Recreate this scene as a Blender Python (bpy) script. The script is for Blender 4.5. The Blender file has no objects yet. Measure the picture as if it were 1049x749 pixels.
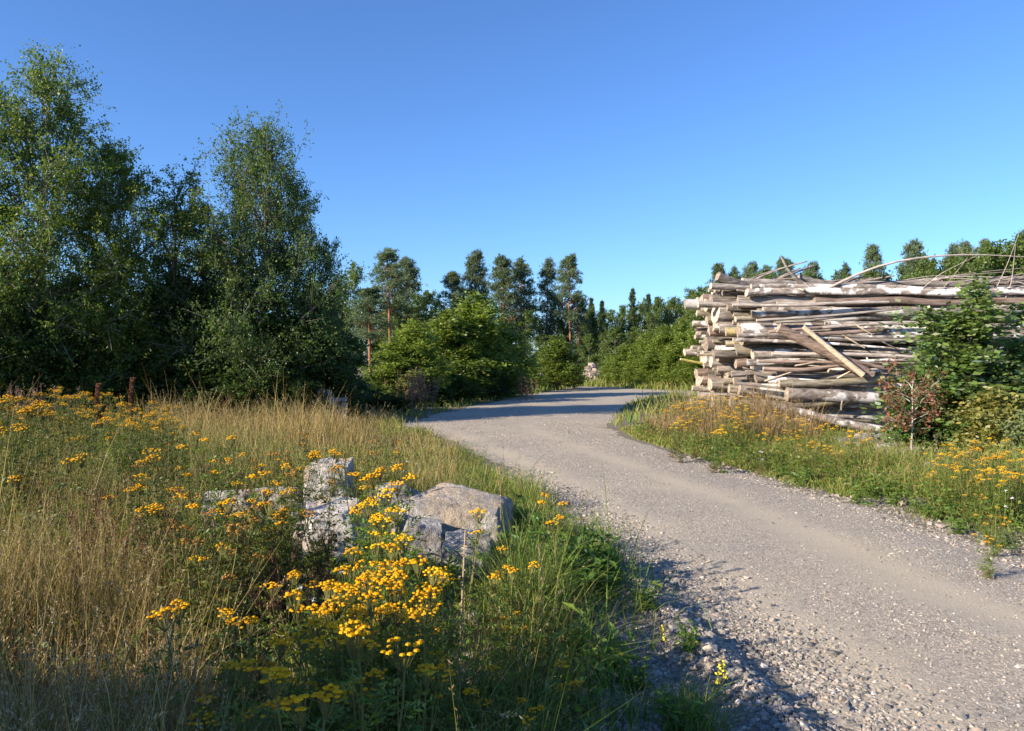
import bpy, math, random
import numpy as np
from mathutils import Vector, Matrix

SC = bpy.context.scene
COL = SC.collection
R = np.random.default_rng(7)
F = 787.0; CX = 524.5; HY = 370.0; CAMZ = 1.7

# ------------------------------------------------------------------ road outline and ground
ROAD = np.array([
 (2.45,-2.0, 5.5,-2.0),(2.1,0.5, 5.05,0.5),(1.62,3.3, 4.75,3.3),(1.36,5.0, 4.5,5.2),(1.03,7.0, 4.3,7.2),
 (.65,9.2, 4.0,9.2),(-.07,12.2, 3.3,12.2),(-1.4,16.7, 2.5,16.7),(-3.0,20.6, 2.45,19.6),(-2.3,25, 3.3,24.5),
 (-1.0,31, 4.7,31),(.75,38, 6.6,36),(2.9,45.5, 9.5,35.2),(4.6,51.5, 14,33),(6.1,49.5, 20,31),(8.2,43.6, 28,29),(13,39.5, 36,27),(22,37, 40,26)], float)

def _resample(P, n):
    k = len(P); t = np.arange(k)
    tt = np.linspace(0, k-1, n)
    out = np.stack([np.interp(tt, t, P[:, i]) for i in range(P.shape[1])], 1)
    for _ in range(6):
        out[1:-1] = out[:-2]*.25 + out[1:-1]*.5 + out[2:]*.25
    return out
RS = _resample(ROAD, 420)
_m = RS[:, 1] < 40
_lo = np.argsort(ROAD[:12, 1]); _YL = ROAD[:12, 1]; _XL = ROAD[:12, 0]; _YR = ROAD[:12, 3]; _XR = ROAD[:12, 2]

def edge_wob(y, s):
    return .10*np.sin(y*1.7+s)+.06*np.sin(y*4.1+2*s)+.04*np.sin(y*9.3+3*s)
def XL(y): return np.interp(y, _YL, _XL)
def XR(y): return np.interp(y, _YR, _XR)
_POLY = np.concatenate([RS[:, 0:2], RS[::-1, 2:4]])[::4]
def in_road(x, y):
    x = np.asarray(x, float); y = np.asarray(y, float)
    c = np.zeros(x.shape, bool); n = len(_POLY); j = n-1
    for i in range(n):
        xi, yi = _POLY[i]; xj, yj = _POLY[j]
        c ^= ((yi > y) != (yj > y)) & (x < (xj-xi)*(y-yi)/(yj-yi+1e-12)+xi)
        j = i
    return c
def sm(t):
    t = np.clip(t, 0, 1); return t*t*(3-2*t)
def g(x, y):
    x = np.asarray(x, float); y = np.asarray(y, float)
    dl = XL(y)-x; dr = x-XR(y)
    near = sm((30-y)/8)
    h = .06*sm((dl-.3)/5.0)*sm((40-y)/14) + .05*sm((dr-.4)/3.0)*near
    d = np.maximum(dl, dr)
    h += sm((d-.3)/1.5)*near*(.05*np.sin(x*1.3+y*.7)*np.sin(y*1.1-x*.4)+.025*np.sin(x*3.1+1)*np.sin(y*2.7))
    h += .085*np.exp(-((dl-.34)/.15)**2)*sm((7.5-y)/2)*sm((y-1)/1.5)
    return h
def P(px, Y, z=None):
    x = (px-CX)/F*Y
    if z is None: z = float(g(x, Y))
    return (x, Y, z)
def topz(py, Y): return CAMZ+(HY-py)/F*Y

# ------------------------------------------------------------------ mesh collector
class MB:
    def __init__(s): s.v=[]; s.f=[]; s.c=[]; s.m=[]; s.sm=[]; s.n=0
    def add(s, v, f, col=(1,1,1), mat=0, smooth=False):
        v = np.asarray(v, np.float32).reshape(-1,3); f = np.asarray(f, np.int64)
        if len(v)==0 or len(f)==0: return
        col = np.asarray(col, np.float32)
        if col.ndim==1: col = np.broadcast_to(col, (len(v),3))
        s.v.append(v); s.f.append(f+s.n); s.c.append(col); s.n += len(v)
        s.m.append(np.full(len(f), mat, np.int32)); s.sm.append(np.full(len(f), smooth, bool))
    def mesh(s, name, mats):
        me = bpy.data.meshes.new(name)
        V = np.concatenate(s.v)
        me.vertices.add(len(V)); me.vertices.foreach_set('co', V.ravel())
        nl = sum(f.size for f in s.f); npoly = sum(len(f) for f in s.f)
        me.loops.add(nl); me.polygons.add(npoly)
        me.loops.foreach_set('vertex_index', np.concatenate([f.ravel() for f in s.f]).astype(np.int32))
        tot = np.concatenate([np.full(len(f), f.shape[1], np.int32) for f in s.f])
        st = np.concatenate([[0], np.cumsum(tot)[:-1]]).astype(np.int32)
        me.polygons.foreach_set('loop_start', st)
        me.polygons.foreach_set('material_index', np.concatenate(s.m))
        me.polygons.foreach_set('use_smooth', np.concatenate(s.sm))
        a = me.attributes.new('Col', 'FLOAT_COLOR', 'POINT')
        C = np.concatenate(s.c); C = np.concatenate([C, np.ones((len(C),1), np.float32)], 1)
        a.data.foreach_set('color', C.ravel())
        if not isinstance(mats, (list, tuple)): mats = [mats]
        for m in mats: me.materials.append(m)
        me.update(calc_edges=True)
        return me
    def build(s, name, mats, parent=None):
        return link(name, s.mesh(name, mats), parent)
def link(name, data, parent=None):
    o = bpy.data.objects.new(name, data); COL.objects.link(o)
    if parent is not None: o.parent = parent
    return o
def tag(o, label=None, cat=None, group=None, kind=None):
    if label:
        assert 4 <= len(label.split()) <= 16, label
        o['label'] = label
    if cat: o['category'] = cat
    if group: o['group'] = group
    if kind: o['kind'] = kind
    return o
def empty(name, loc=(0,0,0), rz=0):
    o = bpy.data.objects.new(name, None); COL.objects.link(o)
    o.location = loc; o.rotation_euler = (0,0,rz); o.empty_display_size = .1
    return o
def copy_tree(o, parent=None):
    c = o.copy(); COL.objects.link(c)
    if parent is not None: c.parent = parent
    for ch in KIDS.get(o.name, []):
        copy_tree(ch, c)
    return c
KIDS = {}
def kids(root):
    KIDS[root.name] = [o for o in bpy.data.objects if o.parent == root]
    for k in KIDS[root.name]: kids(k)
_USED = set()
def place(proto, loc, rz=0, s=1, sxy=None, tilt=0, label=None, cat=None, group=None):
    """move the source itself the first time, afterwards a copy of it and of its parts"""
    if proto.name in _USED: o = copy_tree(proto)
    else: _USED.add(proto.name); o = proto
    o.location = loc; o.rotation_euler = (tilt, tilt*.6, rz)
    sxy = s if sxy is None else sxy
    o.scale = (sxy, sxy, s)
    return tag(o, label, cat, group)

def nrm(a): return a/np.maximum(np.linalg.norm(a, axis=-1, keepdims=True), 1e-9)
def tubes(Pt, Rad, sides=5, cap=False):
    """Pt (n,k,3) polylines, Rad (n,k)"""
    Pt = np.asarray(Pt, float); Rad = np.asarray(Rad, float)
    n, k, _ = Pt.shape
    T = np.gradient(Pt, axis=1); T = nrm(T)
    main = nrm(Pt[:, -1]-Pt[:, 0])
    ref = np.where(np.abs(main[:, 2:3]) > .8, np.array([[1.,0,0]]), np.array([[0,0,1.]]))
    ref = np.broadcast_to(ref[:, None], T.shape)
    U = nrm(np.cross(T, ref)); W = np.cross(T, U)
    a = np.arange(sides)*2*math.pi/sides
    v = Pt[:, :, None] + Rad[:, :, None, None]*(np.cos(a)[None,None,:,None]*U[:, :, None]+np.sin(a)[None,None,:,None]*W[:, :, None])
    idx = np.arange(n*k*sides).reshape(n, k, sides)
    q = np.stack([idx[:, :-1], np.roll(idx[:, :-1], -1, 2), np.roll(idx[:, 1:], -1, 2), idx[:, 1:]], -1).reshape(-1, 4)
    return v.reshape(-1, 3), q
def rnd_unit(rg, n):
    v = rg.normal(size=(n,3)); return nrm(v)
def leaves(rg, pos, size, col, aspect=.55, up=.6, dirs=None, fold=False):
    n = len(pos); size = np.broadcast_to(size, (n,))
    N = nrm(rnd_unit(rg, n)+np.array([0,0,up]))
    D = rnd_unit(rg, n) if dirs is None else dirs
    D = nrm(D-N*np.sum(D*N, 1, keepdims=True)); S = np.cross(N, D)
    s = size[:, None]
    a = pos; b = pos+D*s*.5+S*s*aspect*.5; c = pos+D*s; d = pos+D*s*.5-S*s*aspect*.5
    if fold: b = b+N*s*.12; d = d+N*s*.12
    v = np.stack([a,b,c,d], 1).reshape(-1,3)
    q = np.arange(n*4).reshape(n,4)
    cc = np.repeat(col, 4, 0)
    if fold:
        q = np.concatenate([q[:, [0,1,2]], q[:, [0,2,3]]])
    return v, q, cc
def vary(rg, n, base, dv=.25, hue=.12):
    base = np.asarray(base, float)
    k = np.exp(rg.normal(0, dv, (n,1)))
    c = base[None]*k
    h = rg.normal(0, hue, n)
    c[:, 0] *= np.exp(h); c[:, 2] *= np.exp(-h)
    return np.clip(c, .004, .95)
def pick(rg, n, cols, w, dv=.2, hue=.1):
    cols = np.asarray(cols, float); i = rg.choice(len(cols), n, p=np.array(w)/np.sum(w))
    k = vary(rg, n, (1,1,1), dv, hue); return np.clip(cols[i]*k, .004, .95)

# ------------------------------------------------------------------ materials
def newmat(name):
    m = bpy.data.materials.new(name); m.use_nodes = True
    nt = m.node_tree; nt.nodes.clear()
    out = nt.nodes.new('ShaderNodeOutputMaterial')
    return m, nt, out
def N(nt, t, **kw):
    n = nt.nodes.new(t)
    for k, v in kw.items():
        if k.startswith('i_'):
            key = k[2:]
            key = int(key) if key.isdigit() else key.replace('_', ' ')
            n.inputs[key].default_value = v
        else: setattr(n, k, v)
    return n
def ramp(nt, fac, stops):
    r = nt.nodes.new('ShaderNodeValToRGB')
    e = r.color_ramp.elements
    while len(e) < len(stops): e.new(.5)
    for el, (p, c) in zip(e, stops):
        el.position = p; el.color = (c[0], c[1], c[2], 1) if len(c) == 3 else c
    nt.links.new(fac, r.inputs[0]); return r.outputs[0]
def mixc(nt, fac, a, b, blend='MIX'):
    m = nt.nodes.new('ShaderNodeMix'); m.data_type = 'RGBA'; m.blend_type = blend
    for sock, val in ((m.inputs[0], fac), (m.inputs[6], a), (m.inputs[7], b)):
        if isinstance(val, (int, float)): sock.default_value = val
        elif isinstance(val, tuple): sock.default_value = (*val, 1)
        else: nt.links.new(val, sock)
    return m.outputs[2]
def leafmat(name, trans=.35, rough=.5, spec=.3, rnd=.25, tcol=(1.25,1.25,.6)):
    m, nt, out = newmat(name)
    at = N(nt, 'ShaderNodeAttribute', attribute_name='Col')
    oi = N(nt, 'ShaderNodeObjectInfo')
    mr = N(nt, 'ShaderNodeMapRange', i_3=1-rnd, i_4=1+rnd); nt.links.new(oi.outputs['Random'], mr.inputs[0])
    hs = N(nt, 'ShaderNodeHueSaturation'); nt.links.new(at.outputs['Color'], hs.inputs['Color'])
    nt.links.new(mr.outputs[0], hs.inputs['Value'])
    b = N(nt, 'ShaderNodeBsdfPrincipled', i_Roughness=rough); b.inputs['Specular IOR Level'].default_value = spec
    nt.links.new(hs.outputs[0], b.inputs['Base Color'])
    if trans > 0:
        t = N(nt, 'ShaderNodeBsdfTranslucent')
        tc = mixc(nt, 1.0, hs.outputs[0], tcol, 'MULTIPLY')
        nt.links.new(tc, t.inputs['Color'])
        mx = N(nt, 'ShaderNodeMixShader', i_0=trans)
        nt.links.new(b.outputs[0], mx.inputs[1]); nt.links.new(t.outputs[0], mx.inputs[2])
        nt.links.new(mx.outputs[0], out.inputs[0])
    else: nt.links.new(b.outputs[0], out.inputs[0])
    return m
def barkmat(name, c1, c2, c3, scale=(3,14,14), patch=None, patch_lo=.58, bump=.7, rnd=.3):
    m, nt, out = newmat(name)
    tc = N(nt, 'ShaderNodeTexCoord'); oi = N(nt, 'ShaderNodeObjectInfo')
    off = N(nt, 'ShaderNodeVectorMath', operation='SCALE'); nt.links.new(oi.outputs['Location'], off.inputs[0]); off.inputs[3].default_value = 7.3
    ad = N(nt, 'ShaderNodeVectorMath', operation='ADD'); nt.links.new(tc.outputs['Object'], ad.inputs[0]); nt.links.new(off.outputs[0], ad.inputs[1])
    mp = N(nt, 'ShaderNodeMapping'); mp.inputs['Scale'].default_value = scale; nt.links.new(ad.outputs[0], mp.inputs[0])
    n1 = N(nt, 'ShaderNodeTexNoise', i_Scale=1.0, i_Detail=6, i_Roughness=.65); nt.links.new(mp.outputs[0], n1.inputs['Vector'])
    n2 = N(nt, 'ShaderNodeTexNoise', i_Scale=2.2, i_Detail=4, i_Roughness=.6); nt.links.new(ad.outputs[0], n2.inputs['Vector'])
    c = ramp(nt, n1.outputs[0], [(.32, c1), (.5, c2), (.68, c3)])
    if patch:
        pf = ramp(nt, n2.outputs[0], [(patch_lo, (0,0,0)), (patch_lo+.05, (1,1,1))])
        c = mixc(nt, pf, c, patch)
    mr = N(nt, 'ShaderNodeMapRange', i_3=1-rnd, i_4=1+rnd); nt.links.new(oi.outputs['Random'], mr.inputs[0])
    hs = N(nt, 'ShaderNodeHueSaturation'); nt.links.new(c, hs.inputs['Color']); nt.links.new(mr.outputs[0], hs.inputs['Value'])
    b = N(nt, 'ShaderNodeBsdfPrincipled', i_Roughness=.9); b.inputs['Specular IOR Level'].default_value = .15
    nt.links.new(hs.outputs[0], b.inputs['Base Color'])
    bp = N(nt, 'ShaderNodeBump', i_Strength=bump, i_Distance=.03); nt.links.new(n1.outputs[0], bp.inputs['Height']); nt.links.new(bp.outputs[0], b.inputs['Normal'])
    nt.links.new(b.outputs[0], out.inputs[0]); return m
def rockmat(name, lo, mid, hi, stain, stain_lo=.55, scale=1.0):
    m, nt, out = newmat(name)
    tc = N(nt, 'ShaderNodeTexCoord'); oi = N(nt, 'ShaderNodeObjectInfo')
    ad = N(nt, 'ShaderNodeVectorMath', operation='ADD'); nt.links.new(tc.outputs['Object'], ad.inputs[0]); nt.links.new(oi.outputs['Location'], ad.inputs[1])
    n1 = N(nt, 'ShaderNodeTexNoise', i_Scale=16*scale, i_Detail=10, i_Roughness=.7); nt.links.new(ad.outputs[0], n1.inputs['Vector'])
    n2 = N(nt, 'ShaderNodeTexNoise', i_Scale=3.2*scale, i_Detail=5); nt.links.new(ad.outputs[0], n2.inputs['Vector'])
    n3 = N(nt, 'ShaderNodeTexNoise', i_Scale=5*scale, i_Detail=8, i_Roughness=.7, i_Distortion=.6); nt.links.new(ad.outputs[0], n3.inputs['Vector'])
    c = ramp(nt, n1.outputs[0], [(.33, lo), (.5, mid), (.64, hi)])
    f = ramp(nt, n2.outputs[0], [(stain_lo-.1, (0,0,0)), (stain_lo+.05, (.85,.85,.85))])
    c = mixc(nt, f, c, stain)
    f3 = ramp(nt, n3.outputs[0], [(.36, (.5,.5,.5)), (.44, (0,0,0))])
    c = mixc(nt, f3, c, (.06,.055,.05))
    b = N(nt, 'ShaderNodeBsdfPrincipled', i_Roughness=.85); b.inputs['Specular IOR Level'].default_value = .25
    nt.links.new(c, b.inputs['Base Color'])
    mth = N(nt, 'ShaderNodeMath', operation='ADD'); nt.links.new(n1.outputs[0], mth.inputs[0]); nt.links.new(n3.outputs[0], mth.inputs[1])
    bp = N(nt, 'ShaderNodeBump', i_Strength=1.0, i_Distance=.05); nt.links.new(mth.outputs[0], bp.inputs['Height']); nt.links.new(bp.outputs[0], b.inputs['Normal'])
    nt.links.new(b.outputs[0], out.inputs[0]); return m
def plain(name, col, rough=.7, spec=.2, metal=0):
    m, nt, out = newmat(name)
    n1 = N(nt, 'ShaderNodeTexNoise', i_Scale=9, i_Detail=4)
    c = mixc(nt, n1.outputs[0], tuple(x*.85 for x in col), tuple(min(1, x*1.12) for x in col))
    b = N(nt, 'ShaderNodeBsdfPrincipled', i_Roughness=rough, i_Metallic=metal); b.inputs['Specular IOR Level'].default_value = spec
    nt.links.new(c, b.inputs['Base Color']); nt.links.new(b.outputs[0], out.inputs[0]); return m

M = {}
M['leaf'] = leafmat('leaf', .45, .45, .35, .12)
M['leaf_shiny'] = leafmat('leaf_glossy', .28, .38, .45, .08)
M['needle'] = leafmat('needles', .35, .6, .2, .15, (1.1,1.1,.8))
M['grass'] = leafmat('grass_blades', .3, .6, .2, 0, (1.1,1.05,.7))
M['petal'] = leafmat('petals', .12, .7, .1, .06, (1.1,1.0,.4))
M['dry'] = leafmat('dry_plant', .1, .8, .1, .15, (1,1,1))
M['stem'] = leafmat('stems', .0, .8, .1, .1)
M['stone'] = leafmat('gravel_stones', .0, .85, .2, 0)
M['birchbark'] = barkmat('birch_bark_standing', (.10,.085,.07), (.32,.29,.25), (.52,.49,.44), (16,16,5))
M['bark'] = barkmat('tree_bark', (.06,.05,.04), (.13,.11,.085), (.22,.19,.15), (14,14,4))
M['pinebark'] = barkmat('pine_bark', (.16,.07,.035), (.30,.14,.07), (.40,.20,.11), (10,10,4))
M['log_grey'] = barkmat('weathered_grey_bark', (.07,.06,.052), (.25,.215,.185), (.46,.405,.36), (2.5,20,20), None)
M['log_birch'] = barkmat('birch_log_bark', (.08,.065,.055), (.25,.21,.18), (.44,.385,.34), (5,11,11), (.66,.63,.60), .50)
M['log_lichen'] = barkmat('lichened_log_bark', (.085,.07,.05), (.27,.235,.175), (.44,.395,.31), (3,16,16), (.42,.34,.16), .60)
M['log_red'] = barkmat('reddish_log_bark', (.11,.075,.06), (.26,.19,.155), (.40,.31,.26), (2.5,20,20), None)
M['stick'] = barkmat('bare_stick_bark', (.22,.18,.15), (.36,.31,.27), (.5,.45,.4), (5,30,30))
M['split'] = barkmat('split_pale_wood', (.34,.26,.17), (.52,.42,.3), (.62,.53,.4), (2,30,30))
M['yellowstick'] = barkmat('yellow_green_bark', (.30,.27,.06), (.45,.40,.11), (.55,.5,.2), (4,20,20))
M['cut'] = barkmat('cut_wood_ends', (.17,.125,.09), (.40,.32,.25), (.56,.475,.39), (9,14,14), (.22,.18,.15), .60, rnd=.4)
M['rock_brown'] = rockmat('brown_boulder', (.19,.17,.15), (.37,.34,.30), (.55,.515,.47), (.39,.31,.22), .56)
M['rock_white'] = rockmat('white_grey_boulder', (.26,.235,.21), (.48,.45,.42), (.66,.63,.6), (.42,.33,.23), .6)
M['rock_grey'] = rockmat('grey_boulder', (.17,.165,.16), (.31,.30,.29), (.46,.44,.42), (.26,.22,.18), .6)

M['rubble'] = rockmat('pinkish_rubble', (.20,.155,.135), (.36,.29,.26), (.50,.43,.39), (.34,.255,.21), .55)
def groundmat(name, road):
    m, nt, out = newmat(name)
    geo = N(nt, 'ShaderNodeNewGeometry'); pos = geo.outputs['Position']
    nb = N(nt, 'ShaderNodeTexNoise', i_Scale=.55, i_Detail=6, i_Roughness=.6); nt.links.new(pos, nb.inputs['Vector'])
    nf = N(nt, 'ShaderNodeTexNoise', i_Scale=90, i_Detail=5, i_Roughness=.75); nt.links.new(pos, nf.inputs['Vector'])
    v1 = N(nt, 'ShaderNodeTexVoronoi', i_Scale=48); nt.links.new(pos, v1.inputs['Vector'])
    v2 = N(nt, 'ShaderNodeTexVoronoi', i_Scale=105); nt.links.new(pos, v2.inputs['Vector'])
    sep = N(nt, 'ShaderNodeSeparateColor'); nt.links.new(v1.outputs['Color'], sep.inputs[0])
    sep2 = N(nt, 'ShaderNodeSeparateColor'); nt.links.new(v2.outputs['Color'], sep2.inputs[0])
    if road:
        st = ramp(nt, sep.outputs[0], [(0, (.13,.118,.102)), (.4, (.275,.24,.20)), (.75, (.38,.325,.275)), (1, (.55,.49,.425))])
        st2 = ramp(nt, sep2.outputs[1], [(0, (.16,.145,.12)), (.5, (.35,.30,.235)), (1, (.54,.475,.39))])
        stone = mixc(nt, .5, st, st2)
        fine = ramp(nt, nf.outputs[0], [(.3, (.36,.305,.225)), (.7, (.54,.465,.35))])
        at = N(nt, 'ShaderNodeAttribute', attribute_name='Col')      # red channel: how firmly driven the surface is
        sp = N(nt, 'ShaderNodeSeparateColor'); nt.links.new(at.outputs['Color'], sp.inputs[0])
        a = N(nt, 'ShaderNodeMath', operation='ADD'); nt.links.new(sp.outputs[0], a.inputs[0])
        s = N(nt, 'ShaderNodeMapRange', i_1=.3, i_2=.7, i_3=-.45, i_4=.45); nt.links.new(nb.outputs[0], s.inputs[0]); nt.links.new(s.outputs[0], a.inputs[1])
        a.use_clamp = True
        c = mixc(nt, a.outputs[0], stone, fine)
    else:
        c = ramp(nt, nb.outputs[0], [(.35, (.12,.10,.06)), (.5, (.20,.165,.11)), (.65, (.14,.135,.065))])
        st = ramp(nt, sep.outputs[0], [(0, (.10,.09,.07)), (.6, (.21,.18,.145)), (1, (.38,.34,.30))])
        c = mixc(nt, .5, c, st)
    b = N(nt, 'ShaderNodeBsdfPrincipled', i_Roughness=.92); b.inputs['Specular IOR Level'].default_value = .15
    nt.links.new(c, b.inputs['Base Color'])
    h = N(nt, 'ShaderNodeMath', operation='MULTIPLY_ADD', i_1=-.6); nt.links.new(v1.outputs['Distance'], h.inputs[0]); nt.links.new(nf.outputs[0], h.inputs[2])
    h2 = N(nt, 'ShaderNodeMath', operation='MULTIPLY_ADD', i_1=-.35); nt.links.new(v2.outputs['Distance'], h2.inputs[0]); nt.links.new(h.outputs[0], h2.inputs[2])
    bp = N(nt, 'ShaderNodeBump', i_Strength=.6, i_Distance=.009); nt.links.new(h2.outputs[0], bp.inputs['Height']); nt.links.new(bp.outputs[0], b.inputs['Normal'])
    nt.links.new(b.outputs[0], out.inputs[0]); return m
M['ground'] = groundmat('soil', False); M['road'] = groundmat('gravel_road_surface', True)

# ------------------------------------------------------------------ setting
def sheet():
    xs = np.unique(np.concatenate([np.linspace(-900,-40,14), np.linspace(-40,-12,24), np.linspace(-12,7,128), np.linspace(7,30,36), np.linspace(30,900,16)]))
    ys = np.unique(np.concatenate([np.linspace(-200,-10,8), np.linspace(-10,0,14), np.linspace(0,26,170), np.linspace(26,70,40), np.linspace(70,1400,18)]))
    X, Y = np.meshgrid(xs, ys); Z = g(X, Y)
    b = MB(); nx, ny = len(xs), len(ys); i = np.arange(nx*ny).reshape(ny, nx)
    q = np.stack([i[:-1,:-1], i[:-1,1:], i[1:,1:], i[1:,:-1]], -1).reshape(-1,4)
    b.add(np.stack([X,Y,Z], -1), q, smooth=True)
    return tag(b.build('ground', M['ground']), kind='structure')
sheet()
def road_z(u, x, y):
    u = np.clip(u,0,1); ruts = np.exp(-((u-.10)/.06)**2)+np.exp(-((u-.57)/.06)**2)
    z = .004+.030*np.maximum(np.sin(math.pi*u),0)**.6-.008*ruts*np.sin(math.pi*u)**.3+.006*np.sin(x*2.1+y*.8)*np.sin(y*1.3)*np.sin(math.pi*u)
    return np.maximum(z,.004)+np.maximum(g(x,y),0)
def road():
    nu = 34; u = np.linspace(0,1,nu); n = len(RS)
    L = RS[:, 0:2]; Rr = RS[:, 2:4]
    k = np.arange(n)
    wl = .010*np.sin(k*.9)+.012*np.sin(k*2.3+1)+.015*np.sin(k*.31)
    wr = .010*np.sin(k*1.1+2)+.012*np.sin(k*2.7)+.015*np.sin(k*.27+1)
    U = u[None]*(1+wr[:,None]-wl[:,None])+wl[:,None]
    XY = L[:,None]*(1-U[...,None])+Rr[:,None]*U[...,None]
    Z = road_z(np.broadcast_to(u[None],XY.shape[:2]), XY[...,0], XY[...,1])
    trk = np.exp(-((u-.12)/.09)**2)+np.exp(-((u-.57)/.11)**2)
    tone = np.clip(.12+.85*trk, 0, 1)[None]*np.ones((n,1))
    far = sm((XY[:,nu//2,1]-13)/8)[:,None]; tone = tone*(1-far)+.5*far
    c = np.stack([tone,tone,tone], -1).reshape(-1,3)
    b = MB(); i = np.arange(n*nu).reshape(n,nu)
    q = np.stack([i[:-1,:-1], i[:-1,1:], i[1:,1:], i[1:,:-1]], -1).reshape(-1,4)
    b.add(np.concatenate([XY, Z[...,None]], -1), q, c, smooth=True)
    return tag(b.build('road', M['road']), kind='structure')
road()

# ------------------------------------------------------------------ gravel
ICO = None
def ico():
    t = (1+5**.5)/2
    v = nrm(np.array([(-1,t,0),(1,t,0),(-1,-t,0),(1,-t,0),(0,-1,t),(0,1,t),(0,-1,-t),(0,1,-t),(t,0,-1),(t,0,1),(-t,0,-1),(-t,0,1)], float))
    f = np.array([(0,11,5),(0,5,1),(0,1,7),(0,7,10),(0,10,11),(1,5,9),(5,11,4),(11,10,2),(10,7,6),(7,1,8),(3,9,4),(3,4,2),(3,2,6),(3,6,8),(3,8,9),(4,9,5),(2,4,11),(6,2,10),(8,6,7),(9,8,1)])
    return v, f
IV, IF = ico()
OV = np.array([(1,0,0),(-1,0,0),(0,1,0),(0,-1,0),(0,0,1),(0,0,-1)],float); OF = np.array([(0,2,4),(2,1,4),(1,3,4),(3,0,4),(2,0,5),(1,2,5),(3,1,5),(0,3,5)])
def stones(rg, pos, size, col, BV=IV, BF=IF):
    n = len(pos); nv = len(BV)
    v = BV[None]*(1+rg.normal(0,.24,(n,nv,1)))
    v = v*np.stack([rg.uniform(.8,1.4,n), rg.uniform(.7,1.1,n), rg.uniform(.5,.85,n)], 1)[:,None]
    a = rg.uniform(0,6.28,n); ca, sa = np.cos(a), np.sin(a)
    x = v[...,0]*ca[:,None]-v[...,1]*sa[:,None]; y = v[...,0]*sa[:,None]+v[...,1]*ca[:,None]
    v = np.stack([x,y,v[...,2]], -1)*size[:,None,None]+pos[:,None]
    f = (BF[None]+nv*np.arange(n)[:,None,None]).reshape(-1,3)
    return v.reshape(-1,3), f, np.repeat(col,nv,0)
def gravel():
    rg = np.random.default_rng(11); b = MB()
    cols = [(.21,.195,.175),(.30,.268,.225),(.38,.335,.28),(.34,.275,.22),(.14,.13,.118),(.56,.50,.44),(.40,.32,.26)]
    w = [3.5,4,3,1.6,2.2,.8,.7]
    def put(x, y, s, small=False):
        z = g(x, y); inside = in_road(x, y)
        u_ = (x-XL(y))/(XR(y)-XL(y)); z = np.where(inside, road_z(u_,x,y), z)+s*.05
        b.add(*stones(rg, np.stack([x,y,z],1), s, pick(rg, len(x), cols, w, .15, .05), *((OV,OF) if small else (IV,IF))), 0)
    # coarse stones of the left shoulder and its ridge
    n = 46000; y = 2.4+9.5*rg.random(n)**1.6; d = rg.normal(.30,.42,n); x = XL(y)-d
    k = (d > -.55)&(d < 1.5); put(x[k], y[k], rg.gamma(3.0, .0021, k.sum())+.0028)
    # loose stones over the road, fewer in the wheel tracks
    n = 190000; y = 2.6+25*rg.random(n)**1.7; u = rg.random(n); x = XL(y)*(1-u)+XR(y)*u
    trk = np.exp(-((u-.12)/.09)**2)+np.exp(-((u-.57-.03*np.sin(y*.6))/.11)**2)
    nz = .5+.5*np.sin(x*3+np.sin(y*1.3)*2)*np.sin(y*1.1+x)
    k = rg.random(n) < (1-.88*np.clip(trk,0,1))*(.25+.75*nz)*np.clip((28-y)/10,0,1)
    put(x[k], y[k], (rg.gamma(2.2, .0016, k.sum())+.0020)*np.maximum(1,y[k]/9)**.5, True)
    # right shoulder
    n = 9000; y = 4+10*rg.random(n)**1.3; d = np.abs(rg.normal(.1,.8,n)); x = XR(y)+d-.3
    put(x, y, rg.gamma(3, .0022, n)+.003)
    # shaded stony ground in front of the boulders
    n = 3500; x = rg.uniform(-.7,1.3,n); y = rg.uniform(3.0,6.5,n); put(x, y, rg.gamma(3, .0035, n)+.004)
    # a few bigger ones
    n = 90; y = 3+10*rg.random(n); x = XL(y)-rg.normal(.35,.35,n); put(x, y, rg.uniform(.018,.035,n))
    n = 70; y = 5+13*rg.random(n); x = XR(y)+np.abs(rg.normal(.3,.6,n)); put(x, y, rg.uniform(.02,.05,n))
    return tag(b.build('gravel', M['stone']), 'loose grey and pinkish gravel on the road and along its shoulders', 'gravel', kind='stuff')
gravel()

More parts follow.
